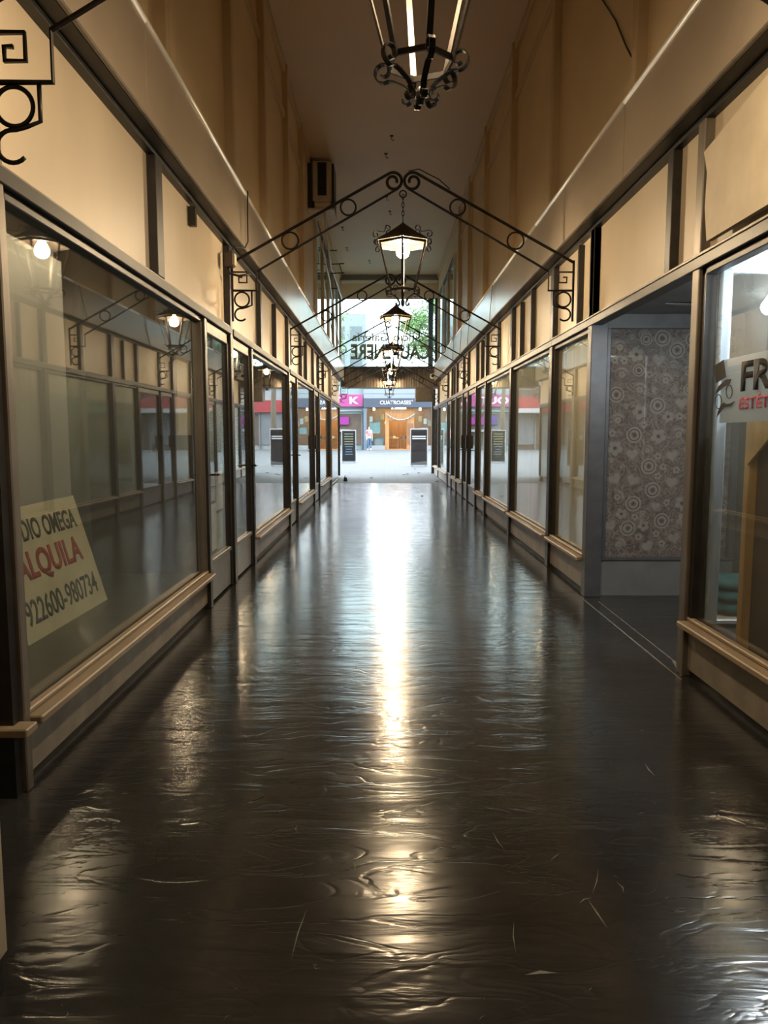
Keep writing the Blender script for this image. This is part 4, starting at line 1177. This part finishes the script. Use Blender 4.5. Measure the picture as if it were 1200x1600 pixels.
def neighbour(name, x0, x1, label, base, sign, sign_z, text_s, pane_rows, awn=None, Y=52.0, H=5.7):
    g = ground(Y)
    R = empty(name, ((x0 + x1) / 2, Y, g))
    tag(R, label, 'shop')
    w = (x1 - x0) / 2
    mk('facade', MB().box(-w, w, 0.3, 4.0, 0, H), base, R)
    sb = mk('sign_board', MB().bbox(-w + 0.03, w - 0.03, -0.1, 0.3, sign_z, sign_z + 0.85, 0.01), sign, R)
    if text_s:
        text('lettering', text_s, min(2 * w * 0.85, 3.4), 0.52, 'white_letters', frame_M((-min(w * 0.85, 1.7), -0.115, sign_z + 0.16), (1, 0, 0), (0, 0, 1)), sb, 0.03)
    n = max(2, int(2 * w / 1.4))
    for k in range(n):
        a = -w + 0.12 + (2 * w - 0.24) * k / n; b = -w + 0.12 + (2 * w - 0.24) * (k + 1) / n
        mk('shop_pane', MB().box(a + 0.05, b - 0.05, 0.22, 0.28, 0.35, 2.5), 'far_brown' if k % 2 else 'far_grey', R)
        mk('mullion', MB().box(b - 0.05, b + 0.05, 0.15, 0.3, 0.0, 2.6), 'far_grey', R)
        for z in pane_rows:
            mk('window', MB().box(a + 0.25, b - 0.25, 0.26, 0.32, z, z + 1.2), 'far_grey', R)
    if awn:
        mk('awning', MB().add([(-w, -1.2, 2.6), (w, -1.2, 2.6), (w, 0.3, 3.0), (-w, 0.3, 3.0), (-w, -1.2, 2.52), (w, -1.2, 2.52), (w, 0.3, 2.92), (-w, 0.3, 2.92)],
                              [(0, 1, 2, 3), (7, 6, 5, 4), (0, 4, 5, 1), (1, 5, 6, 2), (2, 6, 7, 3), (3, 7, 4, 0)]), awn, R)
    return R
n1 = neighbour('pink_sign_shop', -5.4, -1.44, 'mint-fronted shop with a pink sign beside the clothing shop', 'mint_panel', 'pink_sign', 3.0, 'OUT  K', [])
mk('purple_board', MB().bbox(-0.6, 0.95, -0.05, 0.3, 1.75, 2.30, 0.01), 'magenta_sign', n1)
mk('blue_board', MB().bbox(-0.9, -0.35, -0.07, 0.3, 1.75, 2.36, 0.01), 'purple_sign', n1)
mk('awning_roll', MB().tube([(-1.9, -0.15, 2.62), (1.9, -0.15, 2.72)], 0.09, 8), 'far_grey', n1)
mk('counter', MB().bbox(-0.2, 1.0, -0.1, 0.3, 1.25, 1.42, 0.01), 'white_render', n1)
neighbour('red_sign_shop', -13.0, -5.5, 'low brown shop with a long red sign past the pink one', 'far_brown', 'red_sign', 2.8, None, [4.2], 'white_render')
neighbour('cream_block', -24.0, -13.1, 'cream building with a magenta sign far along the street', 'cream_board', 'magenta_sign', 3.0, None, [4.2])
neighbour('red_front_shop', 3.95, 9.5, 'white-fronted shop with a red sign past the clothing shop', 'white_render', 'red_sign', 2.6, None, [4.2])
neighbour('green_front_shop', 9.6, 15.5, 'brown shop with a green sign past the red one', 'far_brown', 'green_sign', 2.7, None, [4.2], 'mint_panel')
neighbour('grey_block', 15.6, 26.0, 'grey building with a red sign far along the street', 'far_grey', 'red_sign', 3.0, None, [4.2])
tb = neighbour('tall_building', -14.0, -1.6, 'tall pale building standing behind the shops across the street', 'white_render', 'white_render', 6.0, None, [6.9, 9.2], None, 66.0, 11.5)

def banner(name, px0, px1, pyb, pyt, dist, face, label, skew):
    g = ground(dist)
    xa, xb = (px0 - 600) / F_PX * dist, (px1 - 600) / F_PX * dist
    H = EYE + (680 - pyt) / F_PX * dist - g
    R = empty(name, ((xa + xb) / 2, dist, g), skew)
    tag(R, label, 'sign board')
    w = (xb - xa) / 2
    mk('frame', MB().bbox(-w, w, 0.0, 0.05, 0.04, H, 0.008), 'alu', R)
    mk('poster', MB().box(-w + 0.035, w - 0.035, -0.008, 0.0, 0.08, H - 0.04), face, R)
    for x in (-w + 0.05, w - 0.10):
        mk('foot', MB().box(x, x + 0.05, -0.16, 0.22, 0, 0.04), 'alu', R)
    return R, w, H
b1, w_, h_ = banner('poster_stand', 534, 556.5, 723, 672, 33.6, 'banner_teal', 'upright dark teal poster stand with yellow lines of text', 0.10)
for k in range(9):
    ww = w_ * (0.62 if k < 5 else 0.4 + 0.06 * (k % 3))
    mk('print_line', MB().box(-ww, ww, -0.012, -0.008, h_ - 0.20 - k * 0.115, h_ - 0.155 - k * 0.115), 'banner_print' if k < 5 else 'blue_pilaster', b1)
b2, w_, h_ = banner('poster_stand', 641, 668, 728, 670, 30.7, 'banner_mauve', 'upright black and mauve poster stand with white lettering', -0.10)
mk('dark_field', MB().prism([(-w_ + .04, h_ - .18), (w_ - .04, h_ - .06), (w_ - .04, h_ - .55), (-w_ + .04, h_ - .55)], lambda u, v, w: (u, -0.010 - w, v), 0.001), 'banner_dark', b2)
for k in range(2):
    mk('print_line', MB().box(-w_ * 0.78, w_ * 0.78, -0.014, -0.010, h_ - 0.34 - k * 0.09, h_ - 0.29 - k * 0.09), 'white_letters', b2)
for x in (-0.07, 0.07):
    mk('bottle_print', MB().box(x - 0.015, x + 0.015, -0.014, -0.009, 0.62, 0.88), 'black_plastic', b2)
for sg in (-1, 1):
    mk('hand_print', MB().prism([(sg * 0.12, 0.66), (sg * 0.26, 0.69), (sg * 0.28, 0.64), (sg * 0.16, 0.62)], lambda u, v, w: (u, -0.009 - w, v), 0.003), 'black_plastic', b2)
mk('pale_foot', MB().prism([(-w_ + .04, .09), (w_ - .04, .09), (w_ - .04, .22), (-w_ + .04, .14)], lambda u, v, w: (u, -0.009 - w, v), 0.002), 'far_grey', b2)

# person in front of the clothing shop
def skin_mesh(name, verts, edges, radii, mat, parent, root=0, sub=2):
    me = bpy.data.meshes.new(name)
    me.from_pydata(verts, edges, [])
    o = bpy.data.objects.new(name, me); COL.objects.link(o)
    md = o.modifiers.new('skin', 'SKIN'); md.use_smooth_shade = True
    for i, sv in enumerate(me.skin_vertices[0].data):
        r = radii[i]
        sv.radius = r if hasattr(r, '__len__') else (r, r)
        sv.use_root = (i == root)
    s2 = o.modifiers.new('sub', 'SUBSURF'); s2.levels = sub; s2.render_levels = sub
    dg = bpy.context.evaluated_depsgraph_get()
    fin = bpy.data.meshes.new_from_object(o.evaluated_get(dg))
    bpy.data.objects.remove(o)
    fin.materials.clear(); fin.materials.append(MATS[mat])
    p = bpy.data.objects.new(name, fin); COL.objects.link(p)
    p.parent = parent
    return p
def person():
    R = empty('person', (-1.02, 50.6, ground(50.6)), math.radians(15))
    tag(R, 'person in a white and pink top and light blue jeans before the clothing shop', 'person')
    J = {'pel': (0, 0, .90), 'spine': (0, .01, 1.10), 'chest': (0, 0, 1.28), 'neck': (0, 0, 1.41), 'head': (0, -.01, 1.50), 'crown': (0, -.01, 1.60)}
    v = [J['pel'], J['spine'], J['chest'], J['neck'], J['head'], J['crown']]
    e = [(0, 1), (1, 2), (2, 3), (3, 4), (4, 5)]
    r = [(.135, .10), (.12, .09), (.135, .095), .045, (.072, .085), (.05, .06)]
    for sg in (-1, 1):
        k = len(v)
        v += [(sg * .15, 0, 1.34), (sg * .21, .02, 1.10), (sg * .20, -.06, .88), (sg * .20, -.09, .80), (sg * .195, -.105, .73)]
        e += [(2, k), (k, k + 1), (k + 1, k + 2), (k + 2, k + 3), (k + 3, k + 4)]
        r += [.055, .042, .032, (.030, .018), (.026, .014)]
        for q in range(4):
            k2 = len(v)
            yy = -.125 + q * .016
            L = [.055, .068, .072, .060][q]
            v += [(sg * (.19 - .004 * q), yy, .70), (sg * (.185 - .004 * q), yy - .008, .70 - L)]
            e += [(k + 4, k2), (k2, k2 + 1)]
            r += [.009, .007]
        k2 = len(v)
        v += [(sg * .185, -.135, .765), (sg * .18, -.155, .73)]
        e += [(k + 3, k2), (k2, k2 + 1)]; r += [.011, .008]
    for sg, st in ((-1, .10), (1, -.08)):
        k = len(v)
        v += [(sg * .085, 0, .82), (sg * .095, -st * .4 - .02, .48), (sg * .10, st * .6, .09), (sg * .105, st * .6 - .13, .035)]
        e += [(0, k), (k, k + 1), (k + 1, k + 2), (k + 2, k + 3)]
        r += [.09, .058, .040, (.04, .03)]
    body = skin_mesh('body', v, e, r, 'skin', R)
    # clothing shells
    tv = [(0, 0, .95), (0, .01, 1.10), (0, 0, 1.28), (0, 0, 1.37)]
    te = [(0, 1), (1, 2), (2, 3)]; tr = [(.165, .13), (.15, .12), (.16, .12), (.075, .07)]
    for sg in (-1, 1):
        k = len(tv); tv += [(sg * .15, 0, 1.34), (sg * .205, .015, 1.15)]; te += [(2, k), (k, k + 1)]; tr += [.075, .062]
    skin_mesh('shirt', tv, te, tr, 'shirt_print', R)
    jv = [(0, 0, .94), (0, 0, .86)]; je = [(0, 1)]; jr = [(.15, .115), (.155, .12)]
    for sg, st in ((-1, .10), (1, -.08)):
        k = len(jv); jv += [(sg * .085, 0, .80), (sg * .095, -st * .4 - .02, .48), (sg * .10, st * .6, .13)]; je += [(1, k), (k, k + 1), (k + 1, k + 2)]; jr += [.108, .078, .062]
    skin_mesh('jeans', jv, je, jr, 'jeans', R)
    hv = [(0, .02, 1.63), (0, .045, 1.56), (0, .06, 1.46), (0, .065, 1.36)]
    skin_mesh('hair', hv, [(0, 1), (1, 2), (2, 3)], [(.06, .06), (.088, .08), (.07, .05), (.05, .03)], 'hair', R)
    for sg, st in ((-1, .10), (1, -.08)):
        mk('shoe', MB().bbox(sg * .10 - .045, sg * .10 + .045, st * .6 - .18, st * .6 + .07, 0.0, 0.085, 0.022), 'shoe', R)
    fc = MB().lathe([(0.001, -.012), (.008, -.008), (.010, 0), (.006, .008), (0.001, .012)], 8, (-.028, -.093, 1.52)).lathe([(0.001, -.012), (.008, -.008), (.010, 0), (.006, .008), (0.001, .012)], 8, (.028, -.093, 1.52))
    mk('eyes', fc, 'hair', R)
    mk('nose', MB().add([(-.012, -.095, 1.485), (.012, -.095, 1.485), (0, -.118, 1.487), (0, -.096, 1.53)], [(0, 1, 2), (0, 2, 3), (1, 3, 2), (0, 3, 1)]), 'skin', R)
    mk('mouth', MB().box(-.022, .022, -.092, -.086, 1.455, 1.463), 'ink_red', R)
person()

# trees in the street
def tree(x, y, h, rad, n, label, seed):
    random.seed(seed)
    g = ground(y)
    R = empty('street_tree', (x, y, g))
    tag(R, label, 'tree', None)
    tr = MB().tube([(0, 0, 0), (0.05, 0.03, h * 0.25), (-0.05, 0, h * 0.5), (0.1, 0.05, h * 0.75)], [0.17, 0.14, 0.11, 0.06], 10)
    for k in range(7):
        a = random.uniform(0, 2 * PI); z0 = h * random.uniform(0.42, 0.65)
        tr.tube([(0, 0, z0), (math.cos(a) * rad * .35, math.sin(a) * rad * .35, z0 + h * .13), (math.cos(a) * rad * .75, math.sin(a) * rad * .75, z0 + h * .2)], [0.06, 0.04, 0.015], 6)
    mk('trunk', tr, 'bark', R)
    lf = MB()
    clumps = []
    for k in range(34):
        d = Vector((random.gauss(0, 1), random.gauss(0, 1), random.gauss(0, 1))).normalized() * random.uniform(0.35, 1.0)
        clumps.append((Vector((d.x * rad, d.y * rad, h * 0.70 + d.z * h * 0.28)), random.uniform(0.35, 0.75)))
    for k in range(n):
        c, cr = random.choice(clumps)
        p = c + Vector((random.gauss(0, .5), random.gauss(0, .5), random.gauss(0, .4))) * cr
        s = random.uniform(0.06, 0.12)
        u = Vector((random.gauss(0, 1), random.gauss(0, 1), random.gauss(0, .6))).normalized()
        w = u.cross(Vector((random.gauss(0, 1), random.gauss(0, 1), 1))).normalized()
        lf.add([p - u * s, p + w * s * .45, p + u * s, p - w * s * .45], [(0, 1, 2, 3)])
    me = bpy.data.meshes.new('foliage'); me.from_pydata(lf.v, [], lf.f)
    me.materials.append(MATS['leaf_green'])
    o = bpy.data.objects.new('foliage', me); COL.objects.link(o); o.parent = R; o['kind'] = 'stuff'
tree(3.15, 41.0, 10.2, 3.2, 9500, 'leafy green street tree beyond the lettering of the exit glazing', 2)
tree(-3.9, 46.5, 10.5, 1.9, 2600, 'thin pale green street tree farther across the street', 9)

# small dark stop by the glass front, leaves on the paving
st = empty('door_stop', (-1.17, 22.3, ground(22.3)))
tag(st, 'small black weight standing by the clear glass front', 'door stop')
mk('weight', MB().lathe([(0.06, 0), (0.065, 0.02), (0.05, 0.10), (0.03, 0.13)], 12), 'black_plastic', st)
mk('grip', MB().tube([(-0.02, 0, 0.12), (-0.02, 0, 0.17), (0.02, 0, 0.17), (0.02, 0, 0.12)], 0.007, 6), 'black_plastic', st)
random.seed(4)
lm = MB().add([(-.05, 0, .004), (0, -.028, .016), (.06, 0, .008), (0, .028, .02), (-.05, 0, 0), (0, -.028, .010), (.06, 0, .002), (0, .028, .014)], [(0, 1, 2, 3), (7, 6, 5, 4), (0, 4, 5, 1), (1, 5, 6, 2), (2, 6, 7, 3), (3, 7, 4, 0)]).mesh('leaf')
lm.materials.append(MATS['leaf_dry'])
for px, py in ((602, 717.5), (631, 742), (637, 741), (682, 753), (684, 752), (655, 739), (580, 747), (690, 771), (660, 775), (648, 733)):
    Y = 1.4 * F_PX / (py - 680)
    for _ in range(4):
        Y = (EYE - ground(Y)) * F_PX / (py - 680)
    o = bpy.data.objects.new('dry_leaf', lm); COL.objects.link(o)
    o.location = ((px - 600) / F_PX * Y, Y, ground(Y) + 0.001); o.rotation_euler = (0, 0, random.uniform(0, 6)); o.scale = [1.4] * 3
    tag(o, 'dry brown leaf lying near the passage exit', 'leaf', 'dry leaves near the exit')
